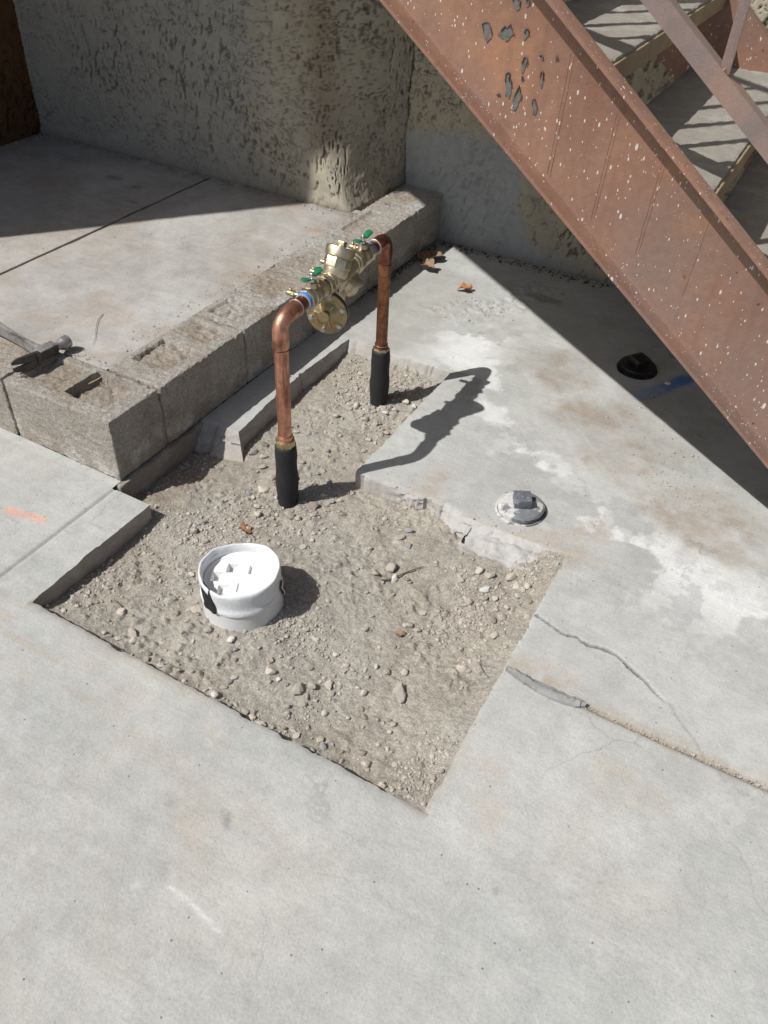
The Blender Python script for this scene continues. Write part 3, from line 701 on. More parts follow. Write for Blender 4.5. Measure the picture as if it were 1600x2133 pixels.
# ==================================================================== BLOCK CURB
curb_o = thing('block_curb', (-.1, 1., 0), 'low rough curb of hollow concrete blocks edging the raised platform', 'curb')
def cells(specs):
    """specs: list of (x0,x1,y0,y1,depth,rough)"""
    def top(x, y):
        dz = np.zeros_like(x)
        for (a, b, c_, d, dep, rg, sd) in specs:
            ww = .0022+0*x; wob = .006*(fbm(x, y, 45, 3, sd)-.5)
            inx = sst(a-ww, a+ww, x+wob)*(1-sst(b-ww, b+ww, x+wob)); iny = sst(c_-ww, c_+ww, y+wob)*(1-sst(d-ww, d+ww, y+wob))
            m_ = inx*iny
            fill = dep*(.6+.8*fbm(x, y, 14, 3, sd+3))+rg*(fbm(x, y, 55, 4, sd+7)-.5)*2
            dz -= m_*np.maximum(fill, -.004)
        return dz+(fbm(x, y, 90, 3, 77)-.5)*.003
    return top
def block(lo, hi, specs, seed, edge=.012):
    V, F = rough_box(lo, hi, .0042, .0042, seed, .005, cells(specs), 110, edge)
    c = np.ones((len(V), 3)); x, y, z = V[:, 0], V[:, 1], V[:, 2]; tp = z > hi[2]-.05
    for (a, b, c_, d, dep, rg, sd) in specs:
        q = (tp & (x > a) & (x < b) & (y > c_) & (y < d))*(.75+.5*(fbm(x, y, 30, 3, sd)-.5)); c = c*(1-q[:, None])+np.array((.86, .80, .74))*q[:, None]
    q = (sst(.10, .02, z+.05*(fbm(x+y, z, 9, 4, 771)-.5))*sst(.42, .6, fbm(x+y*.7, z, 26, 4, 775)))*.8; c = c*(1-q[:, None])+np.array((1.5, 1.55, 1.6))*q[:, None]
    q = (sst(.5, .68, fbm(x+y*.8, z+y*.3, 7, 4, 781)))*.5; c = c*(1-q[:, None])+np.array((.84, .77, .69))*q[:, None]
    q = (tp*sst(.5, .62, fbm(x, y, 8, 4, 785))*sst(.3, .9, y))*.8; c = c*(1-q[:, None])+np.array((1.12, 1.2, 1.27))*q[:, None]
    return np_mesh('block', V, F, M_cmu, curb_o, True, c, sharp=60)
T = PZ+.003
block((-.392, 0., .002), (0., .194, T), [(-.362, -.232, .04, .165, .013, .008, 701), (-.203, -.06, .048, .178, .030, .007, 705)], 710)
block((-.796, 0., .002), (-.402, .194, T), [(-.62, -.44, .045, .16, .008, .004, 713), (-.77, -.65, .045, .16, .01, .004, 717)], 720)
block((-.194, .204, .002), (0., .592, T), [(-.172, -.045, .282, .42, .012, .009, 723), (-.168, -.04, .47, .565, .007, .010, 727)], 730)
block((-.194, .600, .002), (0., .988, T), [(-.168, -.05, .63, .76, .005, .012, 733), (-.165, -.05, .82, .95, .001, .007, 737)], 740)
block((-.194, .996, .002), (.001, 1.384, T), [(-.165, -.05, 1.05, 1.15, .000, .006, 743)], 750, .016)
block((-.194, 1.390, .002), (0., 1.786, T), [(-.160, -.115, 1.44, 1.68, .008, .004, 753)], 760, .014)
block((-.194, 1.792, .002), (0., 2.06, T), [(-.17, -.06, 1.85, 1.98, .0, .004, 763)], 770)
V, F = rough_box((-.79, .012, .0), (-.004, .188, PZ-.035), .05, 0, 1)
np_mesh('mortar_bed', V, F, M_mortar, curb_o)
V, F = rough_box((-.188, .19, .0), (-.006, 2.02, PZ-.04), .05, 0, 1)
np_mesh('mortar_bed', V, F, M_mortar, curb_o)
V, F = rough_box((-.19, -.02, -.2), (.016, .42, -.004), .006, .010, 780, .006, None, 34)
np_mesh('footing', V, F, M_foot, curb_o, True, None, sharp=60)

# ==================================================================== STAIR
YS = .645; SL = math.atan(.7525); cs, sn = math.cos(SL), math.sin(SL)
stair = thing('steel_stair', (1.9, 1.3, 0), 'rust-brown painted steel stair with weathered concrete treads and paint-spattered stringer', 'stair')
UPV = Vector((-cs, 0, sn)); NRM = Vector((sn, 0, cs))
def zlow(x): return 1.441-.7557*x
def stringer(y_toe, y_web, x_start, x_end, name):
    d = .278; s_ = 1 if y_web > y_toe else -1; w = abs(y_web-y_toe)
    prof = [(0, .0015), (0, .009), (w*.35, .011), (w-.012, .0135), (w-.004, .017), (w, .026), (w, d-.026), (w-.004, d-.017), (w-.012, d-.0135), (w*.35, d-.011), (0, d-.009), (0, d-.0015), (.002, d), (w+.009, d), (w+.009, 0), (.002, 0)]
    org = Vector((x_start, y_toe, zlow(x_start))); L = (x_start-x_end)/cs; n = 14; mb = MB(); rings = []
    for k in range(n+1): rings.append([org+UPV*(L*k/n)+Vector((0, s_*a, 0))+NRM*b for a, b in prof])
    mb.ring_strip(rings)
    return orient(mb.build(name, M_stair, stair, sharp=40))
stringer(YS, YS+.042, 1.93, -1.30, 'stringer')
stringer(1.995, 1.945, 1.93, .05, 'stringer')
M_tread = concrete_mat('tread_concrete', attr=False, col=(.255, .235, .205))
M_nose = mat('tread_edge', (.27, .20, .125), .9, var=.3, vs=24, sp=.2, ss=250, bmp=.0015, bs=200, col2=(.20, .15, .10), c2s=12)
for n_ in range(1, 13):
    xf = 2.345-.28*n_; zt = .213*n_; y1 = 1.942 if xf-.3 > -.05 else 1.57
    def ttop(x, y): return (fbm(x*3.+4*n_, y*1.2, 24, 4, 801)-.5)*.004
    det = .006 if 1 <= n_ <= 7 else .03
    V, F = rough_box((xf-.312, YS+.0515, zt-.052), (xf, y1, zt), det, .002, 810+n_, .004, ttop if det < .02 else None, 50, .004)
    o = np_mesh('tread', V, F, M_tread, stair, True, None, sharp=50)
    mb = MB(); mb.box((xf+.0035, (YS+.0525+y1)/2, zt-.031), (.007, y1-YS-.055, .046), bev=.0015); mb.build('nosing', M_nose, o)
mb = MB(); mb.box((-1.62, 1.125, 2.72), (.62, .9, .10), bev=.004); mb.build('shade_landing', M_tread, stair)  # unseen slab added overhead to darken the left corner of the platform
# guard rail
def zrail(x): return 1.192-.7525*(x-.987)
xa, xb = 1.86, -1.0
org = Vector((xa, .655, zrail(xa))); L = (xa-xb)/cs
prof = [(0, 0), (.005, 0), (.005, .033), (.04, .033), (.04, .038), (0, .038)]
mb = MB(); mb.ring_strip([[org+UPV*(L*k/8)+Vector((0, a, 0))+NRM*b for a, b in prof] for k in range(9)])
orient(mb.build('bottom_rail', M_rail, stair, sharp=30))
mb = MB(); t0 = Vector((xa, .675, zrail(xa)+.86)); mb.tube([t0+UPV*(L*k/4) for k in range(5)], .021, 14); mb.build('top_rail', M_rail, stair)
k = 0; xbal = 1.184+.173*3
while xbal > -.9:
    mb = MB(); zb = zrail(xbal)+.038/cs-.004
    mb.box((xbal, .676, zb+.40), (.0065, .026, .80), bev=.001); mb.box((xbal, .661, zb+.40), (.020, .006, .80), bev=.001)
    o = mb.build('baluster', M_rail, stair)
    w = MB(); w.lathe([(.004, -.003), (.013, .002), (.011, .008), (.006, .011)], (xbal, .668, zb+.001), (sn, 0, cs), 9, wob=lambda t, h: .002*math.sin(3*t)); w.build('weld', M_stair, o)
    xbal -= .173; k += 1
for xp in (1.80, .18, -.95):
    mb = MB(); zp = zlow(xp)+.28/cs; mb.box((xp, YS+.035, zp+.45), (.045, .045, 1.0), bev=.003); mb.build('post', M_rail, stair)
for xw_, za, zb_ in ((.860, .80, 1.075), (.868, .81, 1.07), (.984, .74, .975), (.991, .75, .97), (1.104, .69, .905), (1.111, .70, .90), (1.235, .62, .80)):
    mb = MB(); mb.tube([(xw_-.004+.001*k_+.0004*math.sin(k_*2.1+xw_*40), YS+.0420, za+(zb_-za)*k_/7) for k_ in range(8)], [.0008+.0005*math.sin(k_*1.7)**2 for k_ in range(8)], 6); mb.build('weld_seam', M_stair, stair)
# flaked paint patches on the stringer web
rng = random.Random(5)
def on_web(x, z): return Vector((x, YS+.0405, z))
flk = [(.667, 1.087, .0120, .0150), (.711, 1.092, .0130, .0175), (.757, 1.096, .0070, .0095), (.731, .992, .0075, .0250), (.757, .967, .0100, .0185), (.801, .957, .0055, .0160), (.763, 1.037, .0058, .0140), (.800, 1.056, .0040, .0055), (.808, 1.015, .0042, .0135), (.727, 1.148, .0072, .0120), (.751, 1.152, .0052, .0070), (.834, 1.059, .0027, .0048), (.763, 1.009, .0022, .0050), (.712, .968, .0030, .0036)]
for fx, fz, rx, rz in flk:
    poly = []; n = 13
    for i in range(n):
        t = 2*math.pi*i/n; r_ = 1+.30*math.sin(2*t+fx*90)+.28*rng.uniform(-1, 1); poly.append((fx+rx*r_*math.cos(t), fz+rz*r_*math.sin(t)))
    mb = MB(); mb.prism([(p[0], p[1]) for p in poly], (0, YS+.0416, 0), (1, 0, 0), (0, 0, 1), (0, -1, 0), .0012); c = orient(mb.build('paint_flake', M_chip, stair, sharp=20))
    # curled lip along the upper rim
    mb = MB(); pts = []
    for i in range(n):
        t = 2*math.pi*i/n
        if math.sin(t) > -.2: pts.append((poly[i][0], YS+.040-.0012, poly[i][1]))
    mb.tube(pts, [.0006+.0011*rng.random() for _ in pts], 6); mb.build('paint_curl', M_curl, c)

# ==================================================================== BACKFLOW ASSEMBLY
P1 = Vector((.405, .228, .515)); P2 = Vector((.381, .799, .515))
U = (P2-P1).normalized(); LEN = (P2-P1).length; Nn = Vector((U.y, -U.x, 0)); ZZ = Vector((0, 0, 1))
def A(s, side=0., upz=0.): return P1+U*s+Nn*side+ZZ*upz
bf = thing('backflow_preventer', (.393, .5135, zdirt(.39, .5)), 'brass backflow preventer with green valve handles on two copper risers with black foam sleeves', 'backflow preventer')
PR = .0183
def arc(c0, c1, corner, rad, n=9):
    """points of a quarter bend from point c0 via corner to c1"""
    d0 = (Vector(c0)-corner).normalized(); d1 = (Vector(c1)-corner).normalized(); ctr = corner+(d0+d1)*rad
    return [ctr-(d1*math.cos(t)+d0*math.sin(t))*rad for t in [math.pi/2*i/n for i in range(n+1)]]
for (Pp, s_end, mt_r, mt_e, ztop, tilt) in ((P1, 1, M_cop, M_cop, .150, -.004), (P2, -1, M_cop2, M_copdk, .145, .004)):
    zb = zdirt(Pp.x, Pp.y)
    mb = MB(); mb.tube([(Pp.x, Pp.y, ztop+.02), (Pp.x, Pp.y, .3), (Pp.x, Pp.y, .455)], PR, 28); rs = mb.build('riser_pipe', mt_r, bf)
    mb = MB(); mb.tube([(Pp.x, Pp.y, ztop+.022+.0012*i) for i in range(5)], [PR+.0006, PR+.0022, PR+.0028, PR+.0022, PR+.0006], 28); mb.build('solder_ring', M_solder, rs)
    if s_end < 0:
        mb = MB(); mb.tube([(Pp.x, Pp.y, .40), (Pp.x, Pp.y, .404)], PR+.001, 28); mb.build('flux_line', M_copdk, rs)
    # elbow with cups
    corner = Pp.copy(); hz = Pp+U*s_end*.075; vt = Pp-ZZ*.075
    pts = [vt]+arc(vt, hz, corner, .033)+[hz]
    mb = MB(); mb.tube([vt-ZZ*.001]+[vt+ZZ*.002]+pts[1:-1]+[hz-U*s_end*.002, hz], [PR+.0012]+[PR+.0028]+[PR+.0022]+[PR+.0013]*8+[PR+.0022]+[PR+.0028, PR+.0012], 28); el = mb.build('elbow', mt_e, bf, sharp=60)
    mb = MB(); mb.tube([hz+U*s_end*(.0006*i-.001) for i in range(5)], [PR+.001, PR+.0038, PR+.0042, PR+.0036, PR+.001], 28); mb.build('solder_ring', M_solder, el)
    mb = MB(); mb.tube([vt+ZZ*(.0006*i-.002) for i in range(4)], [PR+.001, PR+.0034, PR+.0034, PR+.001], 28); mb.build('solder_ring', M_copdk, el)
    mb = MB(); mb.tube([hz-U*s_end*.004, hz+U*s_end*.030], PR+.0004, 28); mb.build('pipe_stub', M_copdk, bf)
    # threaded adapter + insulation
    mb = MB(); mb.lathe([(PR+.002, .012), (PR+.0025, .028)], (Pp.x, Pp.y, ztop), ZZ, 28); mb.build('adapter_cup', M_copdk if s_end < 0 else M_cop, bf)
    mb = MB(); mb.hexn((Pp.x, Pp.y, ztop-.012), (Pp.x, Pp.y, ztop+.014), .0275, 8, .3); mb.build('adapter_nut', M_brass2, bf, sharp=20)
    mb = MB(); wob = lambda t, h: .0012*math.sin(2*t+h*30)+.0006*math.sin(7*t+h*90)
    R0 = .0305; top = ztop-.004 if s_end > 0 else ztop+.006
    prof = [(R0-.002, zb-.07), (R0-.0015, zb-.01), (R0-.001, zb+.015)]+[(R0+.0012*math.sin(h*70), h) for h in np.linspace(zb+.03, top-.006, 10)]+[(R0-.001, top-.002), (R0-.003, top), (.0215, top), (.0205, top-.02)]
    mb.lathe(prof, (Pp.x, Pp.y, 0), ZZ, 40, wob=wob); mb.build('insulation_sleeve', M_rubber, bf, sharp=70)
def brass(name, fn, m=M_brass, parent=bf, sharp=38):
    mb = MB(); fn(mb); return mb.build(name, m, parent, sharp)
def valve(s0, sgn, name):
    """ball valve starting at the tape end s0 and running in direction sgn toward the body"""
    a = lambda s, n=0., z=0.: A(s0+sgn*s, n, z); ax = U*sgn
    mb = MB(); mb.tube([a(.001), a(.002), a(.010), a(.011)], [.0215, .0230, .0236, .0215], 28); tp = mb.build('thread_tape', M_bluetape, bf)
    mb = MB(); mb.tube([a(-.0005), a(.0005), a(.0015)], [.0205, .0226, .0205], 28); mb.build('tape_edge', M_solder, tp)
    mb = MB(); mb.hexn(a(.010), a(.030), .0275, 8, .2); hx = mb.build('valve_end', M_brass, bf, 20)
    mb = MB(); mb.lathe([(.0225, .030), (.0262, .034), (.0268, .045), (.0275, .05), (.0275, .056), (.0262, .058), (.026, .072), (.0278, .075), (.0278, .083), (.024, .086), (.0235, .096)], a(0), ax, 30)
    mb.lathe([(.0165, .0), (.0145, .030), (.0125, .036)], a(.046), ZZ, 20)
    vb = mb.build('valve_body', M_brass, bf)
    c = a(.046, 0, .036)
    mb = MB(); mb.cyl(c, c+ZZ*.010, .0085, .0075, 16); mb.hexn(c+ZZ*.010, c+ZZ*.018, .0085, 6); mb.cyl(c+ZZ*.018, c+ZZ*.024, .0045, .004, 12); mb.build('stem', M_steel, vb, 25)
    mb = MB(); mb.box(c+ZZ*.012, (.026, .012, .003), (U, Nn, ZZ), .001); mb.build('handle_plate', M_steel, vb)
    for w in (-1, 1):
        mb = MB(); rings = []
        for i in range(11):
            t = i/10; d = .009+.034*t; hw = .0112*math.sin(math.pi*min(1, .22+.78*t)*.5+0)*(1 if t < .8 else math.sqrt(max(.02, 1-((t-.8)/.2)**2))); zz = .011+.0075*sst(.0, .8, t)+(.002*t)
            th = .0034*(1 if t < .9 else .7); cc = c+U*w*d+ZZ*zz
            ring = []
            for kx, kz in ((-1, -.5), (-1, .5), (-.6, 1), (0, 1.25 if .35 < t < .75 else 1), (.6, 1), (1, .5), (1, -.5), (.6, -1), (-.6, -1)): ring.append(cc+Nn*hw*kx+ZZ*th*kz)
            rings.append(ring)
        mb.ring_strip(rings); orient(mb.build('handle_wing', M_green, vb, 60))
    # test cock on the far side
    q = a(.018, -.024, .006)
    mb = MB(); mb.tube([q, q-Nn*.012], .0052, 14); mb.hexn(q-Nn*.010, q-Nn*.018, .0082, 6); mb.tube([q-Nn*.018, q-Nn*.021, q-Nn*.032, q-Nn*.034], [.0062, .0072, .0068, .0055], 16); mb.cyl(q-Nn*.022, q-Nn*.022+ZZ*.013, .0042, .0042, 12); mb.build('test_cock', M_brass2, bf, 35)
    return vb
valve(.107, 1, 'inlet'); valve(LEN-.100, -1, 'outlet')
# union nuts
brass('union_nut', lambda b: (b.hexn(A(.205), A(.226), .0315, 8, .1), b.lathe([(.026, 0), (.0285, .002), (.0285, .010), (.025, .012)], A(.226), U, 28)), sharp=20)
brass('union_nut', lambda b: (b.hexn(A(.370), A(.389), .0315, 8, .1), b.lathe([(.022, 0), (.0272, .003), (.0272, .010), (.0285, .013)], A(.357), U, 28)), sharp=20)
# main body casting
def body(b):
    b.lathe([(.024, 0), (.028, .006), (.033, .02), (.0345, .045), (.033, .075), (.029, .098), (.0255, .118), (.025, .128)], A(.232), U, 30)
    b.lathe([(.029, -.03), (.032, -.012), (.030, .0), (.027, .02)], A(.262, 0, -.03), ZZ, 26)
    b.tube([A(.29, .005, -.012), A(.315, .012, -.032), A(.33, .016, -.045)], [.030, .029, .0285], 26)
    for sd in (-1, 1): b.box(A(.285, sd*.027, -.012), (.09, .006, .022), (U, Nn, ZZ), .002)
brass('body', body)
TD = (U*.44+ZZ*.90+Nn*.03).normalized(); b0 = A(.262, .002, .004)
bo = brass('check_bonnet', lambda b: (b.lathe([(.030, .0), (.0335, .012), (.0325, .026)], b0, TD, 30), b.lathe([(.0335, 0), (.036, .004), (.036, .026), (.0345, .029)], b0+TD*.024, TD, 8, .35), b.lathe([(.034, 0), (.0385, .003), (.0388, .024), (.0375, .0268), (.0352, .0275), (.0345, .0262), (.012, .0262)], b0+TD*.052, TD, 36)), sharp=30)
def plug(b):
    a_, b_, c_ = frame(TD); b.box(b0+TD*.0855, (.019, .019, .015), (a_, b_, c_), .0015); b.lathe([(.0125, 0), (.0125, .004), (.011, .006)], b0+TD*.078, TD, 20)
brass('square_plug', plug, M_brass2, bo)
D2 = (Nn*.62-U*.15-ZZ*.77).normalized(); c2 = A(.325, .018, -.036)
ck = brass('second_check_cover', lambda b: b.lathe([(.028, -.02), (.029, .0), (.0312, .004), (.0312, .016), (.029, .019), (.0268, .019), (.026, .0165), (.0145, .0165), (.0135, .019)], c2, D2, 34))
# relief valve below the inlet valve
DR = (-U*.94+Nn*.22+ZZ*.10).normalized(); rc = A(.215, .008, -.075)
brass('relief_body', lambda b: (b.lathe([(.026, -.050), (.033, -.032), (.050, -.018), (.0555, -.012), (.0555, -.0045)], rc, DR, 38), b.tube([A(.262, .004, -.02), A(.255, .006, -.05), rc-DR*.03], [.022, .024, .026], 20), b.lathe([(.019, 0), (.023, .01), (.025, .028), (.023, .030), (.017, .030), (.016, .01)], A(.258, .006, -.085), -ZZ, 24)))
brass('gasket', lambda b: b.lathe([(.0535, -.0045), (.0568, -.0042), (.0568, -.0018), (.0535, -.0015)], rc, DR, 38), M_gasket)
rv = brass('relief_cover', lambda b: b.lathe([(.0545, -.0015), (.0555, 0), (.0555, .005), (.054, .0065), (.036, .0065), (.032, .008), (.024, .014), (.0155, .0175), (.0145, .018)], rc, DR, 40), M_brass_dim)
brass('relief_cap', lambda b: (b.lathe([(.0142, .014), (.0142, .030), (.013, .0325), (.004, .0325)], rc, DR, 24), b.lathe([(.003, 0), (.0026, .0008)], rc+DR*.0325, DR, 10)), M_brass2, rv)
fa, fb, fc = frame(DR)
for i in range(6):
    t = math.pi*2*i/6+.35; q = rc+(fa*math.cos(t)+fb*math.sin(t))*.0455+DR*.006
    brass('bolt', lambda b: (b.lathe([(.0072, 0), (.0072, .001)], q, DR, 16), b.hexn(q+DR*.001, q+DR*.006, .0062, 6)), M_steel, rv, 20)
for i in range(3):
    t = math.pi*2*i/3+.9; q = rc+(fa*math.cos(t)+fb*math.sin(t))*.022+DR*.010
    brass('rib', lambda b: b.box(q, (.024, .003, .012), (fa*math.cos(t)+fb*math.sin(t), fb*math.cos(t)-fa*math.sin(t), DR), .001), M_brass, rv)
for s_, z_ in ((.245, .014), (.300, .02)):
    q = A(s_, -.030, z_)
    brass('test_cock', lambda b: (b.tube([q, q-Nn*.010], .005, 12), b.hexn(q-Nn*.008, q-Nn*.016, .0085, 6), b.tube([q-Nn*.016, q-Nn*.028], [.0068, .0062], 14), b.cyl(q-Nn*.02, q-Nn*.02+ZZ*.012, .004, .004, 10)), M_brass2)
# lettering cast on the second cover: raised ticks
for i in range(7):
    t = -.9+i*.3; ga, gb, gc = frame(D2); q = c2+(ga*math.cos(t)+gb*math.sin(t))*.020+D2*.0168
    brass('raised_letter', lambda b: b.box(q, (.004, .0014, .0012), (ga*math.cos(t)+gb*math.sin(t), gb*math.cos(t)-ga*math.sin(t), D2), .0002), M_brass, ck)

# ==================================================================== WHITE CLEANOUT FITTING
wc = (.540, -.163); zb = zdirt(*wc)+.002
co = thing('pipe_cap', (wc[0], wc[1], zb), 'white plastic pipe fitting with recessed plug and black tape standing in the dirt', 'pipe fitting')
TX = Vector((-.05, .03, 1)).normalized(); og = Vector((wc[0], wc[1], zb))
mb = MB(); mb.lathe([(.0965, -.06), (.0968, .0), (.0972, .040), (.0975, .046), (.0990, .049), (.0992, .056), (.0975, .060), (.0925, .062), (.092, .100), (.089, .101), (.0885, .078)], og, TX, 64, cb=False, wob=lambda t, h: .0008*math.sin(2*t+1)); mb.build('body', M_pvc, co, 50)
# wrapped sleeve with wavy lip
def ww(t, h):
    k_ = max(0., (h-.06)/.05); return .0006*math.sin(9*t+h*120)+.0009*math.sin(4*t+2)*k_+.0005*math.sin(13*t+1.3)*k_*k_
mb = MB(); rings = []; aa, bb, cc = frame(TX); seg = 96
for (r_, h_) in [(.0998, .047), (.1003, .052), (.0985, .058), (.0968, .062), (.0962, .070), (.0975, .085), (.0985, .098), (.0985, .107), (.0972, .113), (.0945, .1145), (.0915, .112), (.0902, .104), (.0895, .094)]:
    ring = []
    for i in range(seg):
        t = 2*math.pi*i/seg; hh = h_+(.0035*math.sin(t*2+.6)+.0009*math.sin(5*t)+.0003*math.sin(11*t+1))*max(0, (h_-.06)/.05)
        ring.append(og+cc*hh+(aa*math.cos(t)+bb*math.sin(t))*(r_+ww(t, h_)))
    rings.append(ring)
mb.ring_strip(rings, False, False); mb.build('wrap', M_wrap, co, 80)
# plug disc with four pockets : polar/cartesian grid heightfield
n = 90; gg = np.linspace(-.0885, .0885, n); GX, GY = np.meshgrid(gg, gg, indexing='ij'); rr = np.hypot(GX, GY)
k_ = np.maximum(np.abs(GX), np.abs(GY))/np.maximum(rr, 1e-6)
DXp = GX*k_; DYp = GY*k_; rd = np.hypot(DXp, DYp)
ang = math.radians(-10); ca_, sa_ = math.cos(ang), math.sin(ang)
def pocket(u, v, cu, cv, hw, hh_): return sst(hw+.0012, hw-.0012, np.abs(u-cu))*sst(hh_+.0012, hh_-.0012, np.abs(v-cv))
e1 = Vector((.89, .45, 0)).normalized(); e2 = Vector((-.45, .89, 0)).normalized()
hz_ = np.zeros_like(DXp)
for cu, cv, dd in ((-.023, .032, .017), (-.056, 0, .017), (-.032, -.044, .014), (.03, .028, .008), (.012, -.034, .004)): hz_ -= dd*pocket(DXp, DYp, cu, cv, .0135, .0145)
hz_ += .004*sst(.080, .086, rd)
o3 = np.array(og+TX*.083); e1v = np.array((e1-TX*e1.dot(TX)).normalized()); e2v = np.array((e2-TX*e2.dot(TX)).normalized()); tz = np.array(TX)
Vq = o3+DXp.ravel()[:, None]*e1v+DYp.ravel()[:, None]*e2v+hz_.ravel()[:, None]*tz
ii = np.arange(n*n).reshape(n, n); Fq = np.stack([ii[:-1, :-1], ii[1:, :-1], ii[1:, 1:], ii[:-1, 1:]], -1).reshape(-1, 4)
np_mesh('plug', Vq, Fq, mat('plug_pvc', (.76, .76, .75), .4, var=.04, vs=30), co, True, None, sharp=35)
# tape patch following the rim at the camera-left side, and a strip on the right
def tape(a0, a1, h0, h1, skew, name, parent):
    mb = MB(); V = []; F = []; na, nh = 10, 9
    for i in range(na):
        for j in range(nh):
            u = i/(na-1); v = j/(nh-1); t = a0+(a1-a0)*u+skew*v+.018*math.sin(6*u+2)*v; h = h0+(h1-h0)*v+.003*math.sin(7*u)+(.006*math.sin(3.3*u) if v > .8 else 0)
            r_ = .1018 if h < .06 else (.0985+.02*(h-.06) if h > .062 else .1005)
            if h > .103: r_ = .1005-(h-.103)*.6
            V.append(og+cc*min(h, .1165)+(aa*math.cos(t)+bb*math.sin(t))*(r_+.0016+.0012*math.sin(9*u+5*v)))
    for i in range(na-1):
        for j in range(nh-1): a_ = i*nh+j; F.append([a_, a_+nh, a_+nh+1, a_+1])
    o = np_mesh(name, V, F, M_tape, parent, True); sol = o.modifiers.new('thickness', 'SOLIDIFY'); sol.thickness = .0008; return o
def ang_of(dx_, dy_):
    v = Vector((dx_, dy_, 0)); return math.atan2(v.dot(bb), v.dot(aa))
tl = ang_of(-.14, -.88); tape(tl-.19, tl+.19, .050, .1150, -.20, 'tape_strip', co)
tr = ang_of(.95, .31); tape(tr-.05, tr+.06, .040, .085, .02, 'tape_strip', co)
lp = MB(); q = og+TX*.058; d_ = (aa*math.cos(tr)+bb*math.sin(tr)); lp.tube([q+d_*.100+TX*.012, q+d_*.107, q+d_*.108-TX*.008, q+d_*.101-TX*.018], .0012, 8); lp.build('wrap_tail', M_wrap, co)

# ==================================================================== FLOOR CLEANOUT PLUGS
def cleanout(c, mats, label, rot, hsz, lean):
    t = thing('cleanout_plug', (c[0], c[1], 0), label, 'cleanout plug'); c = Vector((c[0], c[1], 0)); ax = Vector(lean).normalized()
    mb = MB(); mb.lathe([(.071, -.03), (.071, .001), (.0695, .0035), (.066, .004), (.065, .0)], c, ax, 48, wob=lambda t_, h: .0006*math.sin(5*t_)); mb.build('collar', mats[0], t, 40)
    prof = [(.0635, -.01), (.0635, .006)]
    for i in range(3): prof += [(.0622, .0072+.0034*i), (.0645, .0085+.0034*i), (.0645, .0098+.0034*i)]
    prof += [(.0605, .0195), (.0595, .021), (.056, .0222), (.03, .0225)]
    mb = MB(); mb.lathe(prof, c, ax, 56); mb.build('plug_disc', mats[1], t, 32)
    a_, b_, c_ = frame(ax); ca, sa = math.cos(rot), math.sin(rot); X_ = a_*ca+b_*sa; Y_ = b_*ca-a_*sa
    mb = MB(); mb.box(c+ax*(.0225+.0135), (hsz, hsz, .029), (X_, Y_, ax), .003); sq = mb.build('square_head', mats[2], t, 40)
    mb = MB(); mb.box(c+ax*.0512, (hsz*.5, .0035, .0022), (X_, Y_, ax), .0006); mb.box(c+ax*.0512+Y_*.009, (hsz*.5, .002, .0016), (X_, Y_, ax), .0004); mb.build('raised_bar', mats[2], sq)
    return t
cleanout((1.008, .484), (M_splash, M_splash, M_cleang), 'grey cleanout plug splashed with white cement in the sunlit paving', R(118), .047, (.0, .0, 1))
c2o = cleanout((1.078, 1.405), (M_black, M_black, M_black), 'black cleanout plug in the shade under the stair', R(55), .052, (.02, -.02, 1))

# ==================================================================== HAMMER
hz0 = PZ+.004
hm = thing('claw_hammer', (-.37, .13, hz0), 'worn steel claw hammer lying on the block curb at the left edge', 'hammer'); hm.scale = (1.18, 1.18, 1.18)
HC = Vector((-.368, .135, hz0+.021)); HX = Vector((-1, .14, 0)).normalized(); HY = Vector((.05, 1, -.02)).normalized(); HZ = Vector((0, 0, 1))
# handle : I-section tapered
mb = MB(); rings = []
for i in range(13):
    t = i/12; s_ = .004+.20*t; w = .0125-.0035*math.sin(math.pi*t)**.8+.0015*t; h = .0095-.0015*math.sin(math.pi*t); c = HC+HX*s_+HZ*(-.002+.003*t)
    pf = [(-w, -h), (-w, h), (-w+.0042, h), (-w+.0058, h*.45), (w-.0058, h*.45), (w-.0042, h), (w, h), (w, -h)]
    rings.append([c+HY*a_+HZ*b_ for a_, b_ in pf])
mb.ring_strip(rings); orient(mb.build('handle', M_hammer, hm, 35))
mb = MB(); mb.tube([HC+HX*(.203+.01*i) for i in range(16)], [.0135, .0165, .017, .0165, .016, .0158, .016, .0165, .017, .0172, .0172, .017, .017, .0175, .018, .012], 16); mb.build('grip', M_grip, hm, 50)
# cheek
mb = MB(); mb.box(HC+HY*.010, (.028, .052, .030), (HX, HY, HZ), .004); mb.box(HC+HX*.004+HY*.002+HZ*.0135, (.018, .034, .004), (HX, HY, HZ), .001); mb.build('cheek', M_hammer, hm, 40)
mb = MB(); q = HC+HY*.036; mb.lathe([(.012, 0), (.0105, .006), (.0108, .010), (.0155, .018), (.0165, .022), (.0165, .036), (.0155, .040), (.008, .0415)], q, HY, 24); mb.build('striking_face', M_hammer, hm, 35)
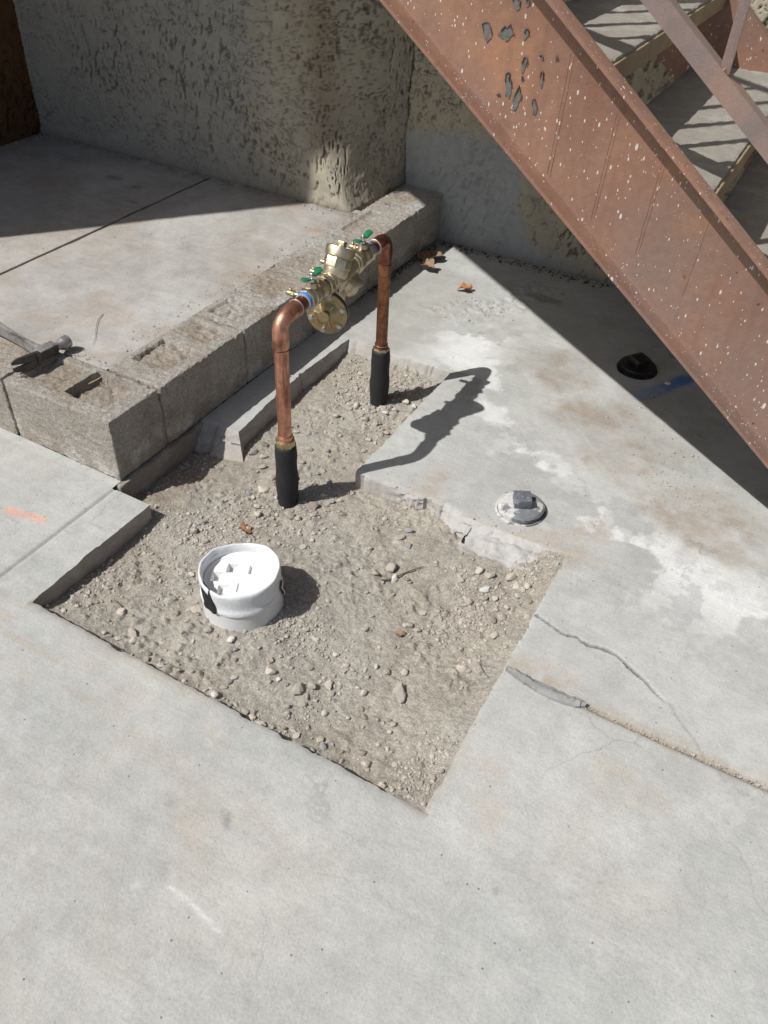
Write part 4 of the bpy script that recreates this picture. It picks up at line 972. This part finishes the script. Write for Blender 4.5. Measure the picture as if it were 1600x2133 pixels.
# claws: two tines, wide in z with a V notch, curving toward the handle
for sz in (-1, 1):
    mb = MB(); rings = []
    for i in range(12):
        t = i/11; y_ = -.012-.075*t; bend = .014*t*t; th = .0095*(1-t)**.8+.0022; inn = .0002 if t < .38 else .0002+.0040*((t-.38)/.62)
        out_ = .0150+.0035*math.sin(math.pi*t)+.001*t
        if t > .9: out_ -= .004*(t-.9)/.1
        c = HC+HY*y_+HX*(bend-.006)+HZ*(-.002)
        rings.append([c+HX*a_+HZ*sz*b_ for a_, b_ in ((-th*.5, inn), (-th*.5, out_), (0, out_+.0006), (th*.5, out_), (th*.5, inn))])
    mb.ring_strip(rings); orient(mb.build('claw', M_hamshade, hm, 40))
mb = MB(); mb.box(HC-HX*.0125+HY*.004, (.003, .062, .0245), (HX, HY, HZ), .001); mb.build('head_top', M_hamshade, hm)
# stamped letters on the handle web
cu = bpy.data.curves.new('stamp', 'FONT'); cu.body = 'ESTWING'; cu.size = .0125; cu.extrude = .0002; cu.align_x = 'CENTER'; cu.align_y = 'CENTER'
ot = bpy.data.objects.new('stamp', cu); COL.objects.link(ot)
dg = bpy.context.evaluated_depsgraph_get(); me = bpy.data.meshes.new_from_object(ot.evaluated_get(dg)); bpy.data.objects.remove(ot)
st = link('stamped_letters', me, M_mark, hm)
pos = HC+HX*.105+HZ*.0068; rotm = Matrix((( -HX.x, HY.x, 0, 0), (-HX.y, HY.y, 0, 0), (0, 0, 1, 0), (0, 0, 0, 1)))
for v in me.vertices: v.co = (rotm @ Vector((v.co.x*1.05, v.co.y*.95, v.co.z)))+pos-wloc(hm)

# ==================================================================== LEAVES, TWIGS, SHARD
def leaf(loc, size, rotz, mt, label, curl, seed, lobes=5, tilt=(0, 0)):
    rg = random.Random(seed); n = 26; m_ = 6; V = [(0, 0, 0)]; F = []
    def rad(t):
        return 1*(.62+.38*abs(math.cos(lobes*t/2))**.7)*(1+.08*math.sin(13*t))
    for j in range(1, m_+1):
        for i in range(n):
            t = 2*math.pi*i/n; r_ = rad(t)*j/m_; x = r_*math.cos(t)*1.15; y = r_*math.sin(t)*.85
            z = curl*(y*y*.9+.5*x*x*math.sin(2*t+seed))+.10*math.sin(5*x+seed)*r_+.08*math.sin(7*y+seed*2)*r_
            V.append((x, y, z))
    for i in range(n): F.append([0, 1+i, 1+(i+1) % n])
    for j in range(m_-1):
        for i in range(n): a_ = 1+j*n; F.append([a_+i, a_+n+i, a_+n+(i+1) % n, a_+(i+1) % n])
    rot = Matrix.Rotation(rotz, 3, 'Z') @ Matrix.Rotation(tilt[0], 3, 'X') @ Matrix.Rotation(tilt[1], 3, 'Y')
    V = [rot @ (Vector(v)*size) for v in V]; zm = min(v.z for v in V)
    V = [v+Vector((loc[0], loc[1], loc[2]-zm)) for v in V]
    t = thing('dry_leaf', loc, label, 'leaf'); b = np_mesh('blade', V, F, mt, t, True); s_ = b.modifiers.new('thickness', 'SOLIDIFY'); s_.thickness = .0006
    st0 = rot @ Vector((-size*.9, 0, size*curl*.2)); p0 = Vector(loc)-Vector((0, 0, zm))
    mb = MB(); mb.tube([p0, p0+st0*.6, p0+st0*1.35+Vector((0, 0, .002))], [.0007, .0008, .001], 6); mb.build('stalk', mt, t)
    return t
leaf((.378, .060, zdirt(.378, .06)+.001), .022, R(150), M_leaf, 'curled red-brown dry leaf on the dirt behind the white fitting', .95, 2, 5, (.3, .1))
leaf((.070, 1.79, .002), .058, R(70), M_leaf2, 'large brown dry leaf lying in shade beside the block curb', .55, 3, 5)
leaf((.110, 1.69, .002), .033, R(-20), M_leaf2, 'crumpled pale brown leaf at the edge of the curb shadow', .9, 4, 5, (.2, -.2))
leaf((.320, 1.604, .002), .028, R(200), M_leaf3, 'orange dry leaf lying in sun on the paving', .7, 5, 5)
leaf((.914, -.041, zdirt(.914, -.041)), .012, R(40), M_leaf2, 'brown leaf scrap half buried in the middle of the dirt', .6, 6, 3)
def twig(pts, r_, mt, label):
    o = thing('twig', pts[0], label, 'twig'); mb = MB(); n = len(pts); mb.tube(pts, [r_*(1-.5*i/max(1, n-1)) for i in range(n)], 7); b = mb.build('stem', mt, o); return o
def zp(x, y): return PZ+.001
twig([(-.433, .436, PZ+.0012), (-.42, .40, PZ+.002), (-.385, .355, PZ+.002), (-.352, .32, PZ+.0015), (-.326, .28, PZ+.001)], .0010, M_twig, 'thin curved twig on the platform slab near the hammer')
twig([(x, y, zdirt(x, y)+.006) for x, y in ((.79, .087), (.81, .108), (.825, .14), (.84, .165), (.858, .19))], .0028, M_twig, 'brown bent twig on the dirt near the broken slab edge')
twig([(x, y, zdirt(x, y)+.005) for x, y in ((1.122, -.045), (1.14, -.06), (1.157, -.075))], .0016, M_twig, 'short straight twig on the dirt near the right slab edge')
twig([(-.200, .128, PZ-.014), (-.190, .150, PZ-.009), (-.180, .176, PZ-.002)], .002, M_straw, 'yellow straw in the open cell of the corner block')
twig([(x, y, zdirt(x, y)+.006) for x, y in ((.262, -.318), (.285, -.322), (.312, -.335))], .0020, M_twig, 'dark twig on the dirt by the front slab edge')
twig([(1.33, 1.22, .003), (1.40, 1.20, .004), (1.46, 1.16, .003)], .0009, M_straw, 'fine pale stem on the paving under the stair')
# broken wedge of mortar in the joint
t = thing('mortar_shard', (1.27, -.055, 0), 'dark grey wedge of broken mortar lying along the paving joint', 'mortar shard')
mb = MB(); rings = []; rg = random.Random(9)
path = [(1.188, -.048), (1.21, -.050), (1.24, -.055), (1.275, -.060), (1.31, -.060), (1.34, -.058), (1.362, -.054), (1.374, -.050)]; wd = [.004, .009, .014, .017, .017, .016, .012, .004]
tt_ = np.linspace(0, 7, 24); path = [(float(np.interp(q, range(8), [p[0] for p in path])), float(np.interp(q, range(8), [p[1] for p in path]))) for q in tt_]; wd = [float(np.interp(q, range(8), wd))*rg.uniform(.78, 1.08) for q in tt_]
for (px_, py_), w in zip(path, wd):
    j = lambda: rg.uniform(-.0019, .0019)
    rings.append([(px_+j(), py_-w+j(), -.004), (px_+j(), py_-w*.8+j(), .0080+j()), (px_+j(), py_+j(), .0125+j()), (px_+j(), py_+w*.7+j(), .0105+j()), (px_+j(), py_+w+j(), -.004)])
mb.ring_strip(rings); orient(mb.build('wedge', M_shard, t, 15))

# rough lump of old concrete left under the broken slab edge
V, F = rough_box((.905, .300, -.11), (1.125, .385, -.020), .0045, .016, 1200, .016, lambda x, y: -.020*sst(.36, .30, y)+.012*(fbm(x, y, 30, 4, 1210)-.5), 42, .0)
t = thing('concrete_lump', (1.02, .34, -.06), 'rough pale lump of old concrete below the broken slab edge by the cleanout', 'concrete lump')
np_mesh('lump', V, F, concrete_mat('broken_concrete', attr=False, col=(.43, .42, .395)), t, True, None, sharp=30)
# ==================================================================== STONES
def stone_mesh(k, sub=2):
    bm = bmesh.new(); bmesh.ops.create_icosphere(bm, subdivisions=sub, radius=1.)
    rg = np.random.default_rng(900+k); D = rg.normal(size=(9, 3)); D /= np.linalg.norm(D, axis=1)[:, None]; L = rg.uniform(.52, .9, 9)
    fl = rg.uniform(.55, .85); el = rg.uniform(.75, 1.)
    for v in bm.verts:
        c = np.array(v.co); s_ = 1.
        for d, l in zip(D, L):
            q = c@d
            if q*s_ > l: s_ = min(s_, l/q)
        c = c*s_*(1+.05*math.sin(7*c[0]+k)*math.sin(6*c[1]+2*k)); v.co = (c[0], c[1]*el, c[2]*fl)
    me = bpy.data.meshes.new('stone'); bm.to_mesh(me); bm.free()
    me.polygons.foreach_set('use_smooth', np.full(len(me.polygons), True)); me.set_sharp_from_angle(angle=R(24)); return me
SM = []
for k in range(10):
    row = []
    for mi in range(5):
        me = stone_mesh(k) if mi == 0 else SM_k0.copy()
        if mi == 0: SM_k0 = me.copy()
        me.materials.append(STONE_M[mi]); row.append(me)
    SM.append(row)
ST_LIST = "0.5,-0.422,10.5 0.523,-0.282,14 0.588,-0.278,13.8 0.66,-0.362,9.5 0.697,-0.275,10.7 0.717,-0.303,14.3 0.745,-0.311,5.7 0.767,-0.313,6.6 0.798,-0.31,15 0.817,-0.284,11.8 0.826,-0.335,10.2 0.846,-0.258,13.3 0.863,-0.276,10.3 0.879,-0.289,6.5 0.925,-0.238,9.4 0.939,-0.158,10.6 0.976,-0.138,9.7 0.991,-0.192,16.1 0.957,-0.29,8.3 1.024,-0.278,9.1 1.008,-0.272,8.2 1.114,-0.131,13.2 0.909,-0.393,9.8 0.926,-0.408,13.2 0.976,-0.417,8.7 1.023,-0.395,10.4 0.963,-0.395,5.3 0.654,-0.427,11.1 0.697,-0.429,6.9 0.707,-0.417,7.3 0.737,-0.424,10 0.757,-0.427,9.1 0.779,-0.431,7.2 0.818,-0.431,4 1.125,-0.345,8.7 1.16,-0.366,7.7 1.144,-0.386,6.8 1.171,-0.35,7.7 1.099,-0.069,16.5 0.801,-0.36,9.2 0.741,0.281,8.3 0.758,0.257,12.3 0.763,0.292,11.5 0.789,0.141,17.6 0.763,0.1,12.4 0.835,0.066,7.6 0.777,0.033,6.8 0.93,0.05,10.4 0.92,-0.002,11 0.945,-0.006,11.6 0.835,-0.075,9.4 0.993,0.062,5.9 1.04,0.065,6.6 1.034,0.197,15.3 1.024,0.244,13.7 1.104,0.239,16.1 1.068,0.178,11.4 1.106,0.163,11.2 1.123,0.162,10.5 1.108,0.126,15.5 1.131,0.109,10.3 1.165,0.147,8.9 1.116,0.056,12.6 1.133,0.072,9.4 1.14,0.018,8.9 1.156,0.03,8.9 1.032,0.127,8.2 1.055,0.132,6.7 1.09,-0.069,13.9 0.94,-0.156,11.1 0.976,-0.135,8.3 1.113,-0.13,12.8 0.871,-0.193,6.2 0.856,-0.207,6.2 0.855,0.125,6.2 0.844,0.13,7.7 0.543,0.355,7.8 0.574,0.262,6.7 1.117,0.211,9.5 0.253,0.318,13.4 0.312,0.231,16.5 0.474,0.174,12.5 0.307,0.284,12.3 0.31,0.19,10.7 0.351,0.384,9.9 0.461,0.356,15.4 0.543,0.359,9.6 0.57,0.26,8.4 0.278,0.533,10.4 0.275,0.836,9.2 0.24,0.916,11.5 0.456,0.599,11.7 0.323,0.463,11.1 0.38,0.481,8.3 0.318,0.723,8.9 0.404,0.763,8.9 0.433,0.746,10.8 0.452,0.778,9.8 0.496,0.832,9.9 0.396,0.687,13.6 0.287,0.761,9 0.237,0.521,10.4 0.22,0.544,8.6 0.194,0.409,13 0.189,0.356,16 0.229,0.359,13.6 0.412,0.375,8 0.529,0.307,8.6 0.436,-0.245,12.3 0.525,-0.281,11.1 0.588,-0.277,11.9 0.551,-0.284,7.7 0.499,-0.423,9 0.658,-0.427,9.5 0.264,-0.016,13.6 0.261,0.019,14.8 0.37,-0.374,16.2 0.365,-0.148,10.1 0.182,-0.406,7 0.632,-0.319,5.8 0.696,-0.274,10 0.767,-0.312,5.7"
rng = random.Random(77); stones = []
DEF = [('tan', 'stone'), ('pale', 'stone'), ('grey', 'stone'), ('white', 'stone'), ('brown', 'stone')]
def zone(x, y):
    if y > .45: return 'between the far riser and the cut slab', 'stones round the far riser'
    if x > .95 and y > .0: return 'heaped against the broken slab corner', 'stones heaped by the broken slab'
    if x < .45 and y > -.08: return 'near the black sleeve of the near riser', 'stones round the near riser'
    if y < -.34: return 'along the front edge of the pit', 'stones along the front pit edge'
    if x < .66: return 'close around the white fitting', 'stones round the white fitting'
    return 'scattered over the middle of the dirt', 'stones over the middle of the dirt'
def put_stone(x, y, r_, mi=None, label=None, sink=.35, z=None, group=None):
    if mi is None: mi = rng.choices([0, 1, 2, 3, 4], [44, 26, 9, 5, 16])[0]
    me = SM[rng.randrange(10)][mi]; o = bpy.data.objects.new('stone', me); COL.objects.link(o)
    zz = zdirt(x, y) if z is None else z
    o.scale = (r_*rng.uniform(.95, 1.25), r_*rng.uniform(.8, 1.05), r_*rng.uniform(.75, 1.)); o.rotation_euler = (rng.uniform(-.3, .3), rng.uniform(-.3, .3), rng.uniform(0, 6.28))
    o.location = (x, y, zz+r_*(.62-sink*.9)); stones.append((x, y, r_))
    w, g = zone(x, y)
    sz = 'larger' if r_ > .0125 else ('small' if r_ > .008 else 'tiny')
    tag(o, label or '%s %s stone %s' % (sz, DEF[mi][0], w), 'stone', group or g)
    return o
special = {(.66, -.362): (2, 'smooth blue-grey pebble on the dirt below the white fitting'), }
for w in ST_LIST.split():
    x, y, r_ = map(float, w.split(',')); r_ = r_/1000*1.05
    if not in_pit(x, y, -.004): continue
    if math.hypot(x-.54, y+.163) < .107 or math.hypot(x-.405, y-.228) < .036 or math.hypot(x-.381, y-.799) < .036: continue
    put_stone(x, y, r_)
put_stone(.812, .116, .016, 3, 'bright white stone chip beside the bent twig')
put_stone(1.005, -.207, .0195, 0, 'largest pinkish-tan stone lying in the middle of the dirt')
put_stone(.30, -.335, .017, 1, 'flat pale stone on the dirt near the left front slab edge', .55)
o = put_stone(.452, -.238, .016, 1, 'yellowish stone wedged against the base of the white fitting')
put_stone(.656, -.375, .010, 2, 'smooth blue-grey pebble in front of the white fitting')
for (x, y, r_, mi) in ((1.045, .235, .019, 0), (1.075, .262, .016, 1), (1.10, .215, .021, 0), (1.068, .190, .018, 1), (1.045, .165, .014, 0), (1.088, .160, .020, 1), (1.118, .178, .015, 3), (1.112, .140, .017, 0), (1.128, .245, .014, 1), (1.06, .118, .016, 0), (1.095, .105, .015, 4), (1.135, .098, .012, 1), (1.02, .205, .013, 4), (1.015, .140, .012, 0), (1.14, .06, .014, 0), (1.105, .055, .012, 1), (.995, .245, .013, 1), (.965, .20, .011, 0), (.46, .845, .015, 1), (.425, .735, .016, 0), (.33, .74, .014, 1), (.345, .86, .013, 0), (.46, .78, .012, 4), (.30, .66, .013, 1), (.49, .66, .012, 0), (.36, .32, .016, 1), (.33, .22, .018, 0), (.345, .165, .015, 1), (.45, .17, .017, 0), (.48, .245, .018, 4), (.37, .13, .014, 1)):
    if any(math.hypot(x-a_, y-b_) < (r_+c_)*.75 for a_, b_, c_ in stones): continue
    put_stone(x, y, r_, mi, sink=.25)
tries = 0
while len(stones) < 280 and tries < 6000:
    tries += 1
    zn = rng.random()
    if zn < .20: x, y = rng.gauss(1.06, .06), rng.gauss(.20, .08)
    elif zn < .36: x, y = rng.gauss(.42, .09), rng.gauss(.75, .13)
    elif zn < .5: x, y = rng.gauss(.43, .09), rng.gauss(.22, .10)
    elif zn < .62: x, y = rng.uniform(.3, 1.1), -.446+abs(rng.gauss(.03, .03))
    elif zn < .75: x, y = rng.gauss(.8, .15), rng.gauss(-.28, .05)
    else: x, y = rng.uniform(.15, 1.16), rng.uniform(-.43, .36)
    r_ = min(.012, .0052+rng.expovariate(1/.0022))
    if not in_pit(x, y, .004): continue
    if math.hypot(x-.54, y+.163) < .108 or math.hypot(x-.405, y-.228) < .037 or math.hypot(x-.381, y-.799) < .037: continue
    if any(math.hypot(x-a_, y-b_) < (r_+c_)*1.02 for a_, b_, c_ in stones): continue
    put_stone(x, y, r_)
# small chips on the paving under the stair
for (x, y, r_, mi, lb) in ((1.195, 1.365, .013, 3, 'white stone chip beside the black cleanout plug'), (1.172, 1.255, .011, 2, 'flat grey stone chip on the blue paint mark'), (1.165, 1.56, .017, 2, 'angular grey stone near the stringer in shade'), (1.09, 1.60, .011, 0, 'small tan stone behind the black cleanout plug'), (1.235, 1.19, .010, 0, 'small tan stone below the blue paint mark'), (.66, 1.80, .010, 2, 'grey stone alone on the shaded paving by the wall')):
    put_stone(x, y, r_, mi, lb, .3, 0.0, 'loose stones on the paving under the stair')

# gravel too small to count
def crumbs(name, pts, mt, label, seed):
    """pts: (x,y,z,r) -> one mesh of little angular grains"""
    g = np.array(pts); rg = np.random.default_rng(seed); n = len(g)
    t = (1+5**.5)/2; ico = np.array([(-1, t, 0), (1, t, 0), (-1, -t, 0), (1, -t, 0), (0, -1, t), (0, 1, t), (0, -1, -t), (0, 1, -t), (t, 0, -1), (t, 0, 1), (-t, 0, -1), (-t, 0, 1)])/1.9
    fc_ = np.array([(0, 11, 5), (0, 5, 1), (0, 1, 7), (0, 7, 10), (0, 10, 11), (1, 5, 9), (5, 11, 4), (11, 10, 2), (10, 7, 6), (7, 1, 8), (3, 9, 4), (3, 4, 2), (3, 2, 6), (3, 6, 8), (3, 8, 9), (4, 9, 5), (2, 4, 11), (6, 2, 10), (8, 6, 7), (9, 8, 1)])
    V = ico[None]*(1+rg.uniform(-.28, .28, (n, 12, 1))); V = V*np.stack([rg.uniform(.8, 1.35, n), rg.uniform(.65, 1.05, n), rg.uniform(.5, .9, n)], 1)[:, None, :]
    a_ = rg.uniform(0, 6.28, n); c_, s_ = np.cos(a_)[:, None], np.sin(a_)[:, None]
    V = np.stack([V[..., 0]*c_-V[..., 1]*s_, V[..., 0]*s_+V[..., 1]*c_, V[..., 2]], -1)*g[:, 3][:, None, None]+g[:, None, :3]
    F = (fc_[None]+(np.arange(n)*12)[:, None, None]).reshape(-1, 3)
    o = np_mesh(name, V.reshape(-1, 3), F, mt, None, False); tag(o, label, kind='stuff'); return o
rgn = np.random.default_rng(4); pts = []
cand = rgn.uniform((.03, -.445), (1.178, 1.02), (60000, 2)); dens = fbm(cand[:, 0], cand[:, 1], 6, 4, 251)
hot = np.exp(-((cand[:, 0]-1.06)**2+(cand[:, 1]-.2)**2)/.02)+np.exp(-((cand[:, 0]-.42)**2+(cand[:, 1]-.75)**2)/.03)+np.exp(-((cand[:, 0]-.42)**2+(cand[:, 1]-.22)**2)/.02)+.5*np.exp(-np.abs(cand[:, 1]+.446)/.03)
ok = rgn.random(len(cand)) < np.clip((dens-.43)*2.0+.38*hot, .02, .85)
for (x, y) in cand[ok]:
    if not in_pit(x, y, .002): continue
    if math.hypot(x-.54, y+.163) < .098 or math.hypot(x-.405, y-.228) < .031 or math.hypot(x-.381, y-.799) < .031: continue
    r_ = min(.0072, .0014+rgn.exponential(.0013)); pts.append((x, y, zdirt(x, y)+r_*.25, r_))
crumbs('gravel', pts, M_grav, 'fine gravel grains strewn over the dirt', 5)
# crumbs on the paving: joint, broken edge, spalled patch, shade strip
pts = []
def strew(poly, w, n, rmin, rmax, z):
    L = [math.dist(a_, b_) for a_, b_ in zip(poly[:-1], poly[1:])]
    for _ in range(n):
        k_ = rng.choices(range(len(L)), L)[0]; t_ = rng.random(); a_, b_ = poly[k_], poly[k_+1]
        x = a_[0]+(b_[0]-a_[0])*t_+rng.gauss(0, w); y = a_[1]+(b_[1]-a_[1])*t_+rng.gauss(0, w)
        r_ = rmin+(rmax-rmin)*rng.random()**3; pts.append((x, y, z+r_*.3, r_))
strew([(1.22, -.052), (1.95, -.05)], .008, 500, .0008, .0034, -.002)
strew([(1.30, .89), (1.36, .80), (1.45, .74), (1.55, .66)], .045, 300, .0008, .003, 0)
strew([(.36, 1.44), (.45, 1.50), (.53, 1.62), (.56, 1.75)], .045, 420, .001, .0048, .001)
strew([(1.10, 1.22), (1.25, 1.15), (1.40, 1.05)], .10, 160, .001, .005, 0)
strew([(.85, 1.75), (1.05, 1.45)], .14, 120, .001, .004, 0)
strew([(.62, .42), (1.15, .40)], .03, 120, .0008, .003, 0)
strew([(1.008, .44), (1.09, .48)], .03, 50, .001, .003, 0)
strew([(1.20, .36), (1.24, .28)], .02, 60, .0008, .0026, 0)
pts = [p for p in pts if not in_pit(p[0], p[1], -.01)]
crumbs('paving_crumbs', pts, M_debris, 'crumbs of dirt and mortar strewn on the paving', 6)
pts = []
strew([(.03, 1.98), (.30, 1.965), (.8, 1.975)], .018, 420, .0015, .0065, .001)
strew([(.012, 1.40), (.02, 1.95)], .012, 260, .0015, .006, .001)
crumbs('wall_foot_debris', pts, M_debdk, 'dark leaf crumbs and dirt along the foot of the wall', 7)
pts = []
strew([(-1.92, .9), (-1.92, 1.59), (-.26, 1.59)], .018, 700, .001, .005, PZ)
strew([(-.92, 1.45), (-.7, 1.55)], .03, 120, .001, .005, PZ)
strew([(-1.6, 1.0), (-.4, .6)], .25, 170, .0008, .0028, PZ)
strew([(-.22, .3), (-.22, 1.5)], .03, 420, .0008, .0034, PZ)
strew([(-.38, .21), (-.05, .215)], .012, 120, .001, .0034, PZ)
pts = [p for p in pts if p[0] > -1.93 and p[1] < 1.6]
crumbs('platform_crumbs', pts, M_debris, 'dirt crumbs and paint flecks on the raised platform', 8)
